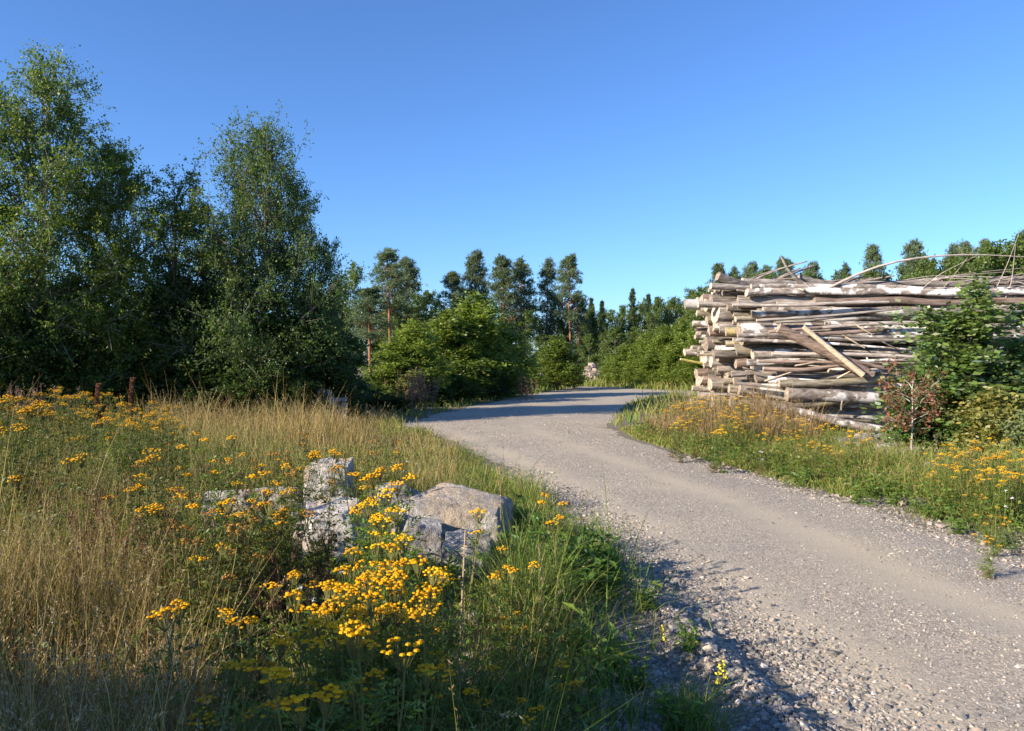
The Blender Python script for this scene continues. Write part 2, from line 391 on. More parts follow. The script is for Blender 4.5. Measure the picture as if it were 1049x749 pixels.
# ------------------------------------------------------------------ trees
def poly(base, d, L, bend, k, rg=None, wob=0):
    """n curves: base (n,3), unit d (n,3), length (n,), bend (n,3) at the tip, k points"""
    s = np.linspace(0,1,k)[None,:,None]
    p = base[:,None]+d[:,None]*L[:,None,None]*s+bend[:,None]*s**2
    if wob and rg is not None:
        w = rg.normal(0, wob, p.shape)*L[:,None,None]; w[:,0] = 0; p = p+w
    return p
def sample(p, s):
    """p (n,k,3), s (n,m) -> (n,m,3)"""
    n,k,_ = p.shape; t = np.clip(s,0,.9999)*(k-1); i = t.astype(int); f = (t-i)[...,None]
    r = np.arange(n)[:,None]
    return p[r,i]*(1-f)+p[r,i+1]*f
def decid(name, seed, H, W, c0=.15, npr=46, nse=9, nte=6, lpt=14, leaf=.06, cols=((.05,.095,.02),), wts=(1,), prof='birch',
          bark='bark', trunk_r=.09, up0=15, up1=65, droop=0., lean=(0,0), spread=1.0, limbs=True, gap=.12, stems=1, mat='leaf', upow=1.35):
    rg = np.random.default_rng(seed)
    root = empty(name); tb = MB(); cb = MB()
    allp = []
    for st in range(stems):
        a0 = rg.uniform(0,6.28); off = np.array([math.cos(a0), math.sin(a0), 0])*(W*.10 if stems>1 else 0)
        h = H*(1 if st==0 else rg.uniform(.7,.95))
        tk = 12; s = np.linspace(0,1,tk)
        T = np.zeros((1,tk,3)); T[0,:,2] = s*h
        ln = np.array(lean)+(off[:2]/max(W,.1)*2.2*W*.35 if stems>1 else 0)
        T[0,:,0] = off[0]*.3+ln[0]*s**1.4+.012*h*np.cumsum(rg.normal(0,.5,tk)*(s>0)); T[0,:,1] = off[1]*.3+ln[1]*s**1.4+.012*h*np.cumsum(rg.normal(0,.5,tk)*(s>0))
        T[0,0,2] = -.05
        rad = trunk_r/stems**.5*(1-s)**.8+.004; rad[0] *= 1.25
        v,q = tubes(T, rad[None], 8); tb.add(v,q,(.3,.3,.3),0,True)
        n = max(6, npr//stems)
        u = ((np.arange(n)+rg.random(n))/n)**upow; u = u[rg.random(n) > gap]; n = len(u)
        t = c0+(0.985-c0)*u
        base = sample(T, t[None])[0]
        az = np.arange(n)*2.399+rg.uniform(0,6.28)+rg.normal(0,.5,n)
        if prof == 'birch': pr = (.55+.45*np.minimum(1,u/.25))*(1-u)**.62+.05
        elif prof == 'cone': pr = (.7+.3*np.minimum(1,u/.2))*(1-u)**.55+.05
        elif prof == 'bush': pr = (.75+.25*np.minimum(1,u/.3))*(1-u**2.2)**.6+.08
        else: pr = np.sin(math.pi*(.12+.86*u))**.8+.05
        L = W*pr*rg.uniform(.55,1.2,n)/math.sqrt(stems)**.6
        el = np.radians(up0+(up1-up0)*u+rg.normal(0,9,n))
        d = np.stack([np.cos(az)*np.cos(el), np.sin(az)*np.cos(el), np.sin(el)], 1)
        bend = np.stack([np.zeros(n), np.zeros(n), L*(.18-droop)], 1)
        pb = poly(base, d, L, bend, 6, rg, .02)
        if limbs:
            rr = (np.maximum(.006, .018*L)[:,None])*np.linspace(1,.25,6)[None]
            v,q = tubes(pb, rr, 5); tb.add(v,q,(.3,.3,.3),0,True)
        m = nse; nm = n*m
        own = rg.choice(n, nm, p=L**1.25/np.sum(L**1.25))
        s2 = rg.uniform(.18,1.0,nm)**.8; b2 = sample(pb[own], s2[:,None])[:,0]
        d2 = nrm(d[own]*.6+rnd_unit(rg,nm)*.95*spread+np.array([0,0,.12-droop*.6]))
        L2 = (L[own]*.30*(1.15-.5*s2)+.14*W)*rg.uniform(.5,1.35,nm)
        p2 = poly(b2, d2, L2, np.stack([np.zeros(nm),np.zeros(nm),-L2*droop], 1), 4)
        if limbs:
            v,q = tubes(p2, np.maximum(.003,.010*L2)[:,None]*np.linspace(1,.4,4)[None], 3); tb.add(v,q,(.3,.3,.3),0,True)
        b3 = sample(p2, rg.uniform(.1,1,(nm,nte))).reshape(-1,3)
        d3 = nrm(np.repeat(d2,nte,0)*.6+rnd_unit(rg,nm*nte)+np.array([0,0,.05-droop]))
        L3 = np.repeat(L2,nte)*.4*rg.uniform(.5,1.3,nm*nte)+.03*W
        p3 = poly(b3, d3, L3, np.stack([np.zeros(len(L3))]*2+[-L3*droop], 1), 3)
        lp = sample(p3, rg.uniform(.1,1.05,(len(L3),lpt))).reshape(-1,3)
        lp = lp+rg.normal(0, .5*leaf, lp.shape)
        allp.append(lp)
        # leader wisps
        k = int(5*lpt)
        tp = sample(T, rg.uniform(.9,1.0,(1,k)))[0]+rg.normal(0,leaf*1.2,(k,3)); allp.append(tp)
    lp = np.concatenate(allp); nL = len(lp)
    lp[:,2] = np.maximum(lp[:,2], .03)
    cl = pick(rg, nL, cols, wts, .22, .10)
    v,q,c = leaves(rg, lp, leaf*rg.uniform(.6,1.35,nL), cl, .62, .08); cb.add(v,q,c)
    tb.build('trunk', M[bark], root); cb.build('crown', M[mat], root)
    kids(root); root['h'] = float(np.percentile(lp[:,2],99.93)); root['w'] = float(np.percentile(np.hypot(lp[:,0],lp[:,1]),95))
    return root
def pine(name, seed, H, W, c0=.45, nb=60, trunk_r=.16, cols=((.135,.185,.10),), narrow=False, tl=.30):
    rg = np.random.default_rng(seed); root = empty(name); tb = MB(); cb = MB()
    s = np.linspace(0,1,14); T = np.zeros((1,14,3)); T[0,:,2] = s*H
    T[0,:,0] = .01*H*np.cumsum(rg.normal(0,.35,14)); T[0,:,1] = .01*H*np.cumsum(rg.normal(0,.35,14)); T[0,0] = (0,0,-.05)
    v,q = tubes(T, (trunk_r*(1-s)**.7+.012)[None], 8); tb.add(v,q,(1,1,1),0,True)
    u = np.sort(rg.random(nb))**.9; u = np.clip(np.floor(u*15)/15+rg.normal(0,.03,nb),0,.985)
    t = c0+(1-c0)*u*.99; base = sample(T, t[None])[0]
    az = rg.uniform(0,6.28,nb)
    pr = (.45+.55*np.minimum(1,u/.3))*(1-u)**.72+.10
    L = W*pr*rg.choice([.45,.8,1.05,1.35],nb,p=[.3,.3,.28,.12])*rg.uniform(.85,1.15,nb)
    el = np.radians(2+50*u+rg.normal(0,13,nb))
    d = np.stack([np.cos(az)*np.cos(el), np.sin(az)*np.cos(el), np.sin(el)], 1)
    pb = poly(base, d, L, np.stack([np.zeros(nb)]*2+[L*.22], 1), 5, rg, .03)
    v,q = tubes(pb, np.maximum(.012,.018*L)[:,None]*np.linspace(1,.3,5)[None], 4); tb.add(v,q,(1,1,1),0,True)
    # a few dead snags below the crown
    ns = 8; bs = sample(T, rg.uniform(c0*.6,c0,(1,ns)))[0]; az = rg.uniform(0,6.28,ns)
    v,q = tubes(poly(bs, np.stack([np.cos(az),np.sin(az),-.1*np.ones(ns)],1), rg.uniform(.3,.9,ns), np.zeros((ns,3)), 3), np.full((ns,3),.015), 3); tb.add(v,q,(1,1,1),0)
    NC = int(nb*1.7); uc = np.sort(rg.random(NC))**.85; prc = (.5+.5*np.minimum(1,uc/.22))*(1-uc)**.55+.06
    ac = rg.uniform(0,6.28,NC); rc = W*prc*rg.uniform(.1,1.05,NC)**.7
    cc = sample(T, (c0+(1-c0)*uc)[None])[0]+np.stack([np.cos(ac)*rc,np.sin(ac)*rc,rc*.25+rg.normal(0,.15,NC)],1)
    NB = nb*12; ow = rg.choice(NC,NB); c2 = cc[ow]; spread = (.07*W*(.5+prc[ow])+.05)[:,None]*np.array([1.3,1.3,.8])
    dc = nrm(np.stack([np.cos(ac),np.sin(ac),np.full(NC,.3)],1)); d = dc
    twig = np.stack([sample(T, (c0+(1-c0)*uc*.97)[None])[0], cc],1); v,q = tubes(twig, np.full((NC,2),.018), 3); tb.add(v,q,(1,1,1),0)
    nt_ = 3
    c3 = np.repeat(c2,nt_,0)+rg.normal(0,1,(NB*nt_,3))*np.repeat(spread,nt_,0)
    nn = 7; ctr = np.repeat(c3,nn,0); n = len(ctr)
    dd = nrm(np.repeat(np.repeat(d[ow],nt_,0),nn,0)*.5+rnd_unit(rg,n)+np.array([0,0,.45]))
    cl = vary(rg, len(c3), cols[0], .25, .08); cl = np.repeat(cl,nn,0)
    side = nrm(np.cross(dd, rnd_unit(rg,n))); Ls = tl*rg.uniform(.6,1.15,n)[:,None]; w = Ls*.17
    vv = np.stack([ctr-side*w*.5, ctr+side*w*.5, ctr+dd*Ls+side*w*.3, ctr+dd*Ls-side*w*.3], 1).reshape(-1,3)
    cb.add(vv, np.arange(n*4).reshape(n,4), np.repeat(cl,4,0))
    tb.build('trunk', M['pinebark'], root); cb.build('crown', M['needle'], root); kids(root); root['h']=float(vv[:,2].max()); root['w']=float(np.percentile(np.hypot(c3[:,0]-T[0,-1,0]*.7,c3[:,1]-T[0,-1,1]*.7),90))
    return root
def spruce(name, seed, H, W, c0=.06, cols=((.08,.125,.06),), tl=.28):
    rg = np.random.default_rng(seed); root = empty(name); tb = MB(); cb = MB()
    s = np.linspace(0,1,10); T = np.zeros((1,10,3)); T[0,:,2] = s*H; T[0,0,2] = -.05
    v,q = tubes(T, (.14*(1-s)+.012)[None], 7); tb.add(v,q,(1,1,1),0,True)
    nb = 150; u = (np.arange(nb)+rg.random(nb))/nb; u = np.floor(u*26)/26
    t = c0+(1-c0)*u*.98; base = sample(T, t[None])[0]; az = rg.uniform(0,6.28,nb)
    L = W*((1-u)**.85+.04)*rg.uniform(.65,1.15,nb); el = np.radians(-18+40*u+rg.normal(0,6,nb))
    d = np.stack([np.cos(az)*np.cos(el), np.sin(az)*np.cos(el), np.sin(el)], 1)
    pb = poly(base, d, L, np.stack([np.zeros(nb)]*2+[L*.15], 1), 4)
    v,q = tubes(pb, np.maximum(.01,.014*L)[:,None]*np.linspace(1,.3,4)[None], 3); tb.add(v,q,(1,1,1),0)
    m = 26; c3 = sample(pb, rg.uniform(.12,1.0,(nb,m))).reshape(-1,3)+rg.normal(0,1,(nb*m,3))*np.repeat(L,m)[:,None]*np.array([.10,.10,.03])
    nn = 5; ctr = np.repeat(c3,nn,0); n = len(ctr)
    dd = nrm(np.repeat(np.repeat(d,m,0),nn,0)*.5+rnd_unit(rg,n)+np.array([0,0,-.4]))
    cl = np.repeat(vary(rg, len(c3), cols[0], .2, .08),nn,0)
    side = nrm(np.cross(dd, rnd_unit(rg,n))); Ls = tl*rg.uniform(.6,1.15,n)[:,None]; w = Ls*.16
    vv = np.stack([ctr-side*w*.5, ctr+side*w*.5, ctr+dd*Ls+side*w*.3, ctr+dd*Ls-side*w*.3], 1).reshape(-1,3)
    cb.add(vv, np.arange(n*4).reshape(n,4), np.repeat(cl,4,0))
    tb.build('trunk', M['bark'], root); cb.build('crown', M['needle'], root); kids(root); root['h']=H; root['w']=W
    return root
def fit(proto, px, Y, py, hw, label, cat='tree', group=None, rz=None, tilt=0):
    """place so that the top stands where the photo shows it: height from the sight line, width in px"""
    loc = P(px, Y); h = topz(py, Y)-loc[2]; s = h/proto['h']; w = hw/F*Y/proto['w'] if hw else s
    return place(proto, loc, R.uniform(0,6.28) if rz is None else rz, s, w, tilt, label, cat, group)

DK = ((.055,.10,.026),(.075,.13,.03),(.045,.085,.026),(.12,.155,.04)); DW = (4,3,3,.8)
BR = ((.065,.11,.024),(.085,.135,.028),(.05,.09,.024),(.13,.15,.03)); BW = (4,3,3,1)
LB = ((.18,.25,.042),(.215,.285,.048),(.14,.205,.04),(.25,.28,.055)); LW = (4,3,3,1)

G_ROW = 'broadleaved trees in the tall row on the left'
def hz(py, Y): return topz(py, Y)-.3
# tall row on the left, each tree its own shape
BRs = ((.12,.19,.038),(.16,.235,.042),(.095,.16,.038),(.24,.26,.055))
ALD = ((.10,.165,.046),(.13,.205,.052),(.08,.14,.044),(.20,.24,.07))
def own(px,Y,py,hw,label,seed,name,W,*a,**k):
    H = topz(py,Y); t = decid(name,seed,H,W,*a,**k)
    fit(t,px,Y,py,hw,label,'tree',G_ROW,rz=0)
own(30,19.6,54,92,'tall pale-trunked birch at the left edge, highest of the left row',101,'birch_tree',3.2,.07,84,15,8,12,.070,BRs,BW,'birch','birchbark',.10,5,70,.05,(.4,0))
own(-48,18.6,66,66,'birch cut off by the left edge of the photo beside the tallest birch',102,'birch_tree',2.6,.10,56,14,8,13,.072,BRs,BW,'birch','birchbark',.09,5,60,.10,(-.4,0))
own(128,20.6,143,56,'light green slender birch between the tallest birch and the wide dark tree',103,'birch_tree',2.1,.10,50,13,8,12,.072,LB,LW,'ovoid','birchbark',.07,20,68,.05,(.1,0),gap=.22)
own(180,21.2,166,66,'narrow thin-crowned tree with sky gaps just left of the wide dark tree',114,'alder_tree',1.9,.12,46,9,6,11,.068,LB,LW,'ovoid','bark',.06,25,74,.03,(.1,0),gap=.2)
own(266,21.4,122,88,'wide dark alder with a pointed top, right end of the tall row',105,'alder_tree',3.4,.05,88,15,8,11,.070,ALD,DW,'cone','bark',.11,12,72,-.04,(.15,0),gap=.24)
own(240,21.7,172,40,'left shoulder tree growing against the wide dark alder',108,'alder_tree',1.9,.08,48,10,7,11,.068,ALD,DW,'ovoid','bark',.07,18,72,.0,(.2,0),gap=.2)
own(304,21.9,182,38,'right shoulder tree growing against the wide dark alder',109,'alder_tree',1.8,.08,46,10,7,11,.068,ALD,DW,'ovoid','bark',.07,18,72,.0,(-.2,0),gap=.2)
own(216,21.6,206,46,'lower alder half hidden on the left side of the wide dark alder',106,'alder_tree',1.8,.08,40,10,7,12,.068,ALD,DW,'ovoid','bark',.07,20,65,.0,(-.3,0),gap=.2)
own(318,22.4,236,32,'alder leaning out over the right flank of the wide dark alder',107,'alder_tree',1.6,.08,40,10,7,12,.068,ALD,DW,'ovoid','bark',.07,20,65,.0,(.2,0),gap=.15)
# understory bushes
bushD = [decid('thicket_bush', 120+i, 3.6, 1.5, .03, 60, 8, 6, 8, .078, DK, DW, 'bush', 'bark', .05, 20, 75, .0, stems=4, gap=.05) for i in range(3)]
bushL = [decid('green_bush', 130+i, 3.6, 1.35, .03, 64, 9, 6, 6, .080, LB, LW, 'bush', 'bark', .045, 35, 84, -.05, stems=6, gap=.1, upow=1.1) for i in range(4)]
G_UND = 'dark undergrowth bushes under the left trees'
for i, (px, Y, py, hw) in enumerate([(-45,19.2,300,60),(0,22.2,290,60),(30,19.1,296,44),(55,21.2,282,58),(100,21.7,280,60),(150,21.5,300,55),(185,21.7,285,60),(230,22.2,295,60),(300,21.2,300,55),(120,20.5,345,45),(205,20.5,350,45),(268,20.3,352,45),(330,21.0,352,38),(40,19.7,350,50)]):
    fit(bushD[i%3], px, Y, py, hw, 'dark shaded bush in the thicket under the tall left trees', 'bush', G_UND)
for px, Y, py, hw, lab in [
    (306,20.0,378,24,'low dark bush hiding the left side of the shaded pale boulder'),
    (344,23.6,326,30,'mid green bush just right of the wide dark alder, set before the pines'),
    (334,23.8,304,26,'rounded bush rising behind the right flank of the wide dark alder')]:
    fit(bushD[1], px, Y, py, hw, lab, 'bush')
# bushes along the left side of the road
for i, (px, Y, py, hw, lab) in enumerate([
    (402,28.5,345,30,'low bright bush under the two orange pine trunks left of the road'),
    (426,29.5,328,34,'bright yellow-green bush behind the tan dry plant left of the road'),
    (457,33,318,38,'bright green bush mid-way along the left roadside thicket'),
    (490,34.5,300,38,'tallest bright bush of the left roadside thicket, before the broad pines'),
    (518,36.5,322,26,'bush with a dark right side, right of the tallest roadside bush'),
    (541,42,366,16,'small bush in the dip between the dark-sided bush and the round roadside bush'),
    (570,45,344,26,'round light green bush where the road goes out of sight'),
    (588,48,372,10,'little bush at the foot of the round light green bush')]):
    fit(bushL[i%4], px, Y, py, hw, lab, 'bush')
G_SK = 'low dark bushes at the left road edge'
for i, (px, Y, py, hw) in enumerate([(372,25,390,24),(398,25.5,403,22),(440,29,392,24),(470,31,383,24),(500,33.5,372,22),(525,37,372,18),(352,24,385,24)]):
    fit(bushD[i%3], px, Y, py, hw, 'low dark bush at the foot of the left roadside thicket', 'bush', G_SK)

# pines and other trees beyond
pines = [pine('pine_tree', 201, 14, 2.3, .34, 70), pine('pine_tree', 202, 14, 2.0, .46, 62), pine('pine_tree', 203, 14, 2.7, .22, 100), pine('pine_tree', 204, 14, 2.0, .5, 44), pine('pine_tree', 205, 14, 2.3, .3, 76)]
spr = [spruce('spruce_tree', 211, 10, 1.8), spruce('spruce_tree', 212, 10, 1.5)]
FAR = ((.12,.18,.04),(.15,.21,.045),(.085,.14,.038)); FW = (3,3,2)
dec = [decid('broadleaved_tree', 221+i, 9, 2.1, .08, 46, 7, 5, 8, .17, FAR, FW, 'ovoid', 'birchbark', .10, 15, 70, .0, gap=.08, limbs=True) for i in range(4)]
for k, px, Y, py, hw, lab in [
    (3,397,66,252,17,'thin sparse pine with a long bare orange trunk, tallest left of the thicket'),
    (1,380,62,292,17,'short flat-topped pine with an orange trunk beside the thin sparse pine'),
    (2,415,72,261,18,'dense pine close behind the thin sparse pine'),
    (0,462,74,277,17,'shorter open pine left of the two tall pines behind the thicket'),
    (2,488,76,254,15,'tall narrow dense pine left of the broad ragged pine'),
    (2,515,74,259,17,'broad ragged pine behind the tallest roadside bush'),
    (4,533,77,262,17,'ragged pine leaning right from the broad one toward open sky'),
    (4,559,78,261,12,'left one of two tall pines standing alone against the sky'),
    (1,585,76,258,13,'right one of two lone tall pines, with bare twin orange trunk below'),
    (3,591,77,300,10,'small pine pressed against the trunk of the right lone pine')]:
    fit(pines[k], px, Y, py, hw, lab, 'pine')
for px, Y, py, hw, lab in [(362,70,268,18,'feathery broadleaved tree left of the thin sparse pine'),(345,68,285,16,'dull green tree between the dark alder and the feathery tree'),
    (437,70,297,22,'rounded tree low between the dense pine and the open pine'),(572,80,305,16,'broadleaved tree filling the gap under the two lone pines'),(540,72,318,16,'broadleaved tree below the gap left of the two lone pines'),
    (405,68,305,20,'broadleaved tree standing under the thin sparse pine')]:
    fit(dec[int(px)%4], px, Y, py, hw, lab)
G_FAR = 'broadleaved trees in the far treeline'
rr = np.random.default_rng(5)
top_pts = ([300,345,440,540,600,640,700,715,735,760,800,860,920,980,1049,1120],[290,292,305,318,315,308,308,300,285,285,281,283,278,262,242,235])
for i, px in enumerate(np.arange(600,720,9.5)):
    fit(dec[i%4], px+rr.uniform(-4,4), 84+rr.uniform(-6,8), np.interp(px,*top_pts)+rr.uniform(-6,9), rr.uniform(11,17), 'broadleaved tree in the far treeline across the road bend', 'tree', G_FAR)
for i, px in enumerate(np.arange(330,600,22)):
    fit(dec[(i+1)%4], px+rr.uniform(-4,4), 92+rr.uniform(-6,8), np.interp(px,*top_pts)+rr.uniform(10,24), rr.uniform(14,20), 'broadleaved tree of the far wood, mostly hidden by the pines and thicket', 'tree', G_FAR)
for i, px in enumerate(np.arange(604,716,15)):
    fit(dec[(i+2)%4], px+rr.uniform(-4,4), 72+rr.uniform(-4,4), np.interp(px,*top_pts)+rr.uniform(20,34), rr.uniform(11,16), 'lower tree in front of the far treeline beyond the road bend', 'tree', G_FAR)
for px, Y, py, hw, lab in [(648,84,293,12,'little dark spruce whose spire tops the far treeline at its middle'),(664,86,299,11,'spruce tip just right of the small dark spire in the treeline'),
    (606,84,303,11,'spruce tip right beside the right lone pine'),(617,86,306,10,'faint spruce tip left of the middle of the far treeline'),(673,86,302,10,'lowest of the three spruce tips near the middle of the far treeline')]:
    fit(spr[int(px)%2], px, Y, py, hw, lab, 'spruce')
G_PB = 'trees showing above the log pile'
for i, px in enumerate(np.arange(718,1130,14)):
    fit(dec[i%4], px+rr.uniform(-5,5), 62+rr.uniform(-5,8), np.interp(px,*top_pts)+rr.uniform(-9,4), rr.uniform(15,22), 'broadleaved tree in the wood behind the log pile', 'tree', G_PB)
for i, px in enumerate(np.arange(955,1140,20)):
    fit(dec[(i+1)%4], px+rr.uniform(-4,4), 46+rr.uniform(-4,4), np.interp(px,*top_pts)+rr.uniform(-4,5), rr.uniform(26,38), 'large green tree behind the right end of the log pile', 'tree', G_PB)
for k, px, Y, py, hw, lab in [(0,736,66,268,12,'pine standing above the left end of the log pile'),(4,750,68,270,10,'second thin pine above the left end of the log pile'),
    (2,770,66,266,13,'pine left of the forked branch on the pile'),(3,784,70,270,11,'small pine between two bushier ones above the pile, left of the fork'),(1,803,64,261,12,'dark pine right behind the forked branch on the log pile'),
    (2,832,68,266,14,'broad low pine right of the forked branch'),(4,866,66,266,11,'thin low pine midway along the pile top'),(0,893,62,249,14,'tall pine where the long pale stick rises over the pile'),
    (2,935,60,243,17,'wide-headed pine above the green sapling'),(4,972,60,246,14,'pine right of the wide-headed pine'),(4,993,58,243,13,'thin pine at the edge of the large green trees on the right'),(0,1010,56,243,13,'pine half sunk in the large green trees on the right')]:
    fit(pines[k], px, Y, py, hw, lab, 'pine')
# bright shrubs across the road bend
G_SH = 'bright shrubs across the road bend'
for i, (px, Y, py, hw) in enumerate([(628,55,362,15),(642,53,352,18),(660,52,342,20),(680,50,334,22),(700,49,326,22),(716,47,330,20),(690,47,352,20),(668,48.5,360,18),(650,51,368,14),(712,45,355,18),(735,46,335,22),(632,56,370,12)]):
    fit(bushL[i%4], px, Y, py, hw, 'bright green shrub on the bank across the road bend', 'bush', G_SH)
# off to the left, outside the photo: the row goes on and shades the foot of the trees
for i, (x, y, h) in enumerate([(-17.5,18.5,5.0),(-20.5,16,6.2),(-24,14.5,7.2),(-21,20,6.2),(-28,17,8.5),(-25,19,7.5)]):
    place(bushD[i%3], (x,y,.05), i*1.3, h/bushD[i%3]['h'], 2.3/bushD[i%3]['w'], 0, 'dark tree continuing the tall row beyond the left edge of the photo', 'tree', 'trees of the row outside the photo')

# ------------------------------------------------------------------ log pile
def log_mesh(rg, L, r0, r1, crook=.02, seg=18, sides=14, end0=0, knots=True):
    s = np.linspace(0,1,seg); p = np.zeros((seg,3)); p[:,0] = s*L
    w = np.cumsum(rg.normal(0,1,(seg,2)),0); w -= w[0]+(w[-1]-w[0])*s[:,None]
    p[:,1:] += w*crook*L/seg**.5*.35
    T = nrm(np.gradient(p,axis=0)); U = nrm(np.cross(T,np.array([0,0,1.]))); W = np.cross(U,T)
    a = np.arange(sides)*2*math.pi/sides
    base = r0+(r1-r0)*s
    lob = 1+.05*np.sin(2*a+rg.uniform(0,6))+.04*np.sin(3*a+rg.uniform(0,6))
    rad = base[:,None]*lob[None]*(1+rg.normal(0,.05,(seg,sides))+rg.normal(0,.04,(seg,1)))
    rad[0] *= 1+rg.uniform(0,.12)
    v = p[:,None]+rad[...,None]*(np.cos(a)[None,:,None]*U[:,None]+np.sin(a)[None,:,None]*W[:,None])
    # sawn ends slightly oblique
    for e in (0,-1):
        v[e,:,0] += (np.cos(a)*rg.normal(0,.15)+np.sin(a)*rg.normal(0,.15))*base[e]
    b = MB(); i = np.arange(seg*sides).reshape(seg,sides)
    q = np.stack([i[:-1], np.roll(i[:-1],-1,1), np.roll(i[1:],-1,1), i[1:]], -1).reshape(-1,4)
    b.add(v, q, mat=0, smooth=True)
    for e, rev in ((0,False),(-1,True)):
        ring = v[e]; c = ring.mean(0); vv = np.concatenate([ring, c[None]])
        f = np.array([(k,(k+1)%sides,sides) for k in range(sides)])
        if not rev: f = f[:, ::-1]
        b.add(vv, f, mat=1)
    if knots:
        for _ in range(rg.integers(1,4)):
            k = rg.uniform(.1,.9)*L; an = rg.uniform(0,6.28); rr_ = np.interp(k/L,s,base)
            d = np.array([.35,math.cos(an),math.sin(an)]); d /= np.linalg.norm(d)
            c0 = np.array([np.interp(k/L,s,p[:,0]),np.interp(k/L,s,p[:,1]),np.interp(k/L,s,p[:,2])])
            P_ = np.stack([c0+d*rr_*.6, c0+d*(rr_*1.1), c0+d*(rr_*1.1+rg.uniform(.02,.07))])[None]
            vv,q = tubes(P_, np.array([[.035,.022,.016]])*min(1.5,r0/.12), 6); b.add(vv,q,mat=0)
    return b
def orient(o, a, c):
    """put the mesh's x axis from point a towards point c"""
    o.location = a
    o.rotation_euler = (Vector(c)-Vector(a)).to_track_quat('X','Z').to_euler()
LOOKS = [('log_grey','weathered grey'),('log_birch','white-flecked birch'),('log_lichen','yellow-lichened'),('log_red','reddish brown')]
def logpile():
    rg = np.random.default_rng(31)
    circ = []; Y0, Y1 = 18.0, 22.6
    def surf(y, r, zc):
        z = r+float(g(8.5, y))
        for (yi,zi,ri) in circ:
            dy = abs(y-yi)
            if dy < r+ri: z = max(z, zi+math.sqrt((r+ri)**2-dy*dy))
        return z
    special = {}
    count = 0
    todo = []
    while count < 292:
        r = float(np.clip(rg.gamma(7,.0172), .06, .25))
        # two thick ones belong to the front face
        sp = None
        if 'bottom' not in special: r, sp = .30, 'bottom'
        elif 'birch' not in special and surf(Y0+.3,.27,0) > 2.30: r, sp = .27, 'birch'
        if sp:
            y = Y0+r+.0; z = surf(y, r, 0); special[sp] = (y,z,r)
        else:
            best = None
            for _ in range(26):
                zt = rg.uniform(0,3.6)
                y = rg.uniform(Y0+r, Y1-r); z = surf(y, r, 0)
                lean0 = .06*z
                if y < Y0+r+lean0*.6: continue
                lim = 3.62-.05*(y-Y0)
                if best is None or z < best[1]: best = (y,z)
            if best is None or best[1]+r > 3.62: 
                count += 1; continue
            y, z = best
        circ.append((y,z,r)); todo.append((y,z,r,sp)); count += 1
    front = {}
    for (y,z,r,sp) in todo:
        front_row = y-r < Y0+.55
        k = int(rg.choice(4, p=[.42,.34,.15,.09]))
        if front_row:
            x0 = 5.35+rg.choice([rg.uniform(-.15,.4), rg.uniform(.4,1.2), rg.uniform(1.2,2.4)], p=[.5,.3,.2])
        else: x0 = 5.45+.02*(y-Y0)+float(np.clip(rg.normal(0,.30),-.55,.8))
        L = rg.uniform(6.0,9.0)
        if sp == 'bottom': x0, L, k = 7.15, 6.5, 0
        if sp == 'birch': x0, L, k = 5.42, 7.8, 1
        crook = .020 if r > .12 else .034
        taper = rg.uniform(.72,.95)
        ob = log_mesh(rg, L, r*.98, r*.98*taper, crook).build('log', [M[LOOKS[k][0]], M['cut']])
        if rg.random() < .2: ob.data.materials[1] = M['log_grey'] if rg.random()<.4 else M['cut']
        ob.location = (x0,y,z); ob.rotation_euler = (rg.uniform(0,6.28), rg.normal(0,.010), rg.normal(0,.016))
        if sp == 'bottom': lab = 'thick grey log lying lowest in the pile, just left of the red-leaved rowan'
        elif sp == 'birch': lab = 'thickest birch log with white bark patches, high on the pile front'
        else:
            tier = ['lowest','lower','middle','upper','topmost'][min(4,int(z/.76))]
            wh = 'the pile front' if front_row else ('the forward half of the pile end' if y < Y0+2.5 else 'the rear half of the pile end')
            lab = f'{LOOKS[k][1]} log in the {tier} courses at {wh}'
        tag(ob, lab, 'log', 'logs of the roadside pile')
    def stick(name, pts, r0, r1, mat, lab, cat='branch', group=None, sides=7, end=True):
        pts = np.array(pts,float); o0 = pts[0].copy(); pp = _resample_curve(pts-o0, 12)
        b = MB(); rr_ = np.linspace(r0,r1,len(pp))*(1+rg.normal(0,.05,len(pp)))
        v,q = tubes(pp[None], rr_[None], sides); b.add(v,q,mat=0,smooth=True)
        for e in (0,len(pp)-1):
            ring = v[e*sides:(e+1)*sides]; f = np.array([(k,(k+1)%sides,sides) for k in range(sides)])
            b.add(np.concatenate([ring,ring.mean(0)[None]]), f, mat=1)
        ob = b.build(name,[M[mat],M['cut']]); ob.location = o0
        return tag(ob, lab, cat, group)
    S = lambda px,py,Y: ((px-CX)/F*Y, Y, topz(py,Y))
    # leaning pieces on the front face
    stick('broken_trunk', [S(797,336,17.86),S(842,358,17.82),S(893,385,17.76)], .13,.15,'log_red','dark weathered trunk leaning diagonally across the front of the log pile','log')
    stick('split_pole', [S(823,335,17.60),S(850,357,17.56),S(884,384,17.52)], .055,.07,'split','pale split pole slanting above the dark diagonal trunk','pole')
    stick('reddish_branch', [S(838,352,17.75),S(868,368,17.72),S(905,377,17.7)], .04,.05,'log_red','reddish branch slanting right of the pale split pole','branch')
    stick('curved_log', [S(780,413,17.7),S(815,420,17.55),S(860,433,17.45),S(930,445,17.4)], .085,.11,'log_birch','long curved log slumped at the foot of the pile beneath the thick grey log','log')
    stick('fallen_log', [S(798,393,17.72),S(850,393,17.72),S(905,388,17.8)], .10,.085,'log_lichen','short yellow-lichened log with a sawn left end above the lichened cream log','log')
    stick('fallen_log', [S(806,404,17.62),S(850,405,17.62),S(900,408,17.7)], .16,.13,'log_birch','cream-ended log lying proud of the lower front face of the pile','log')
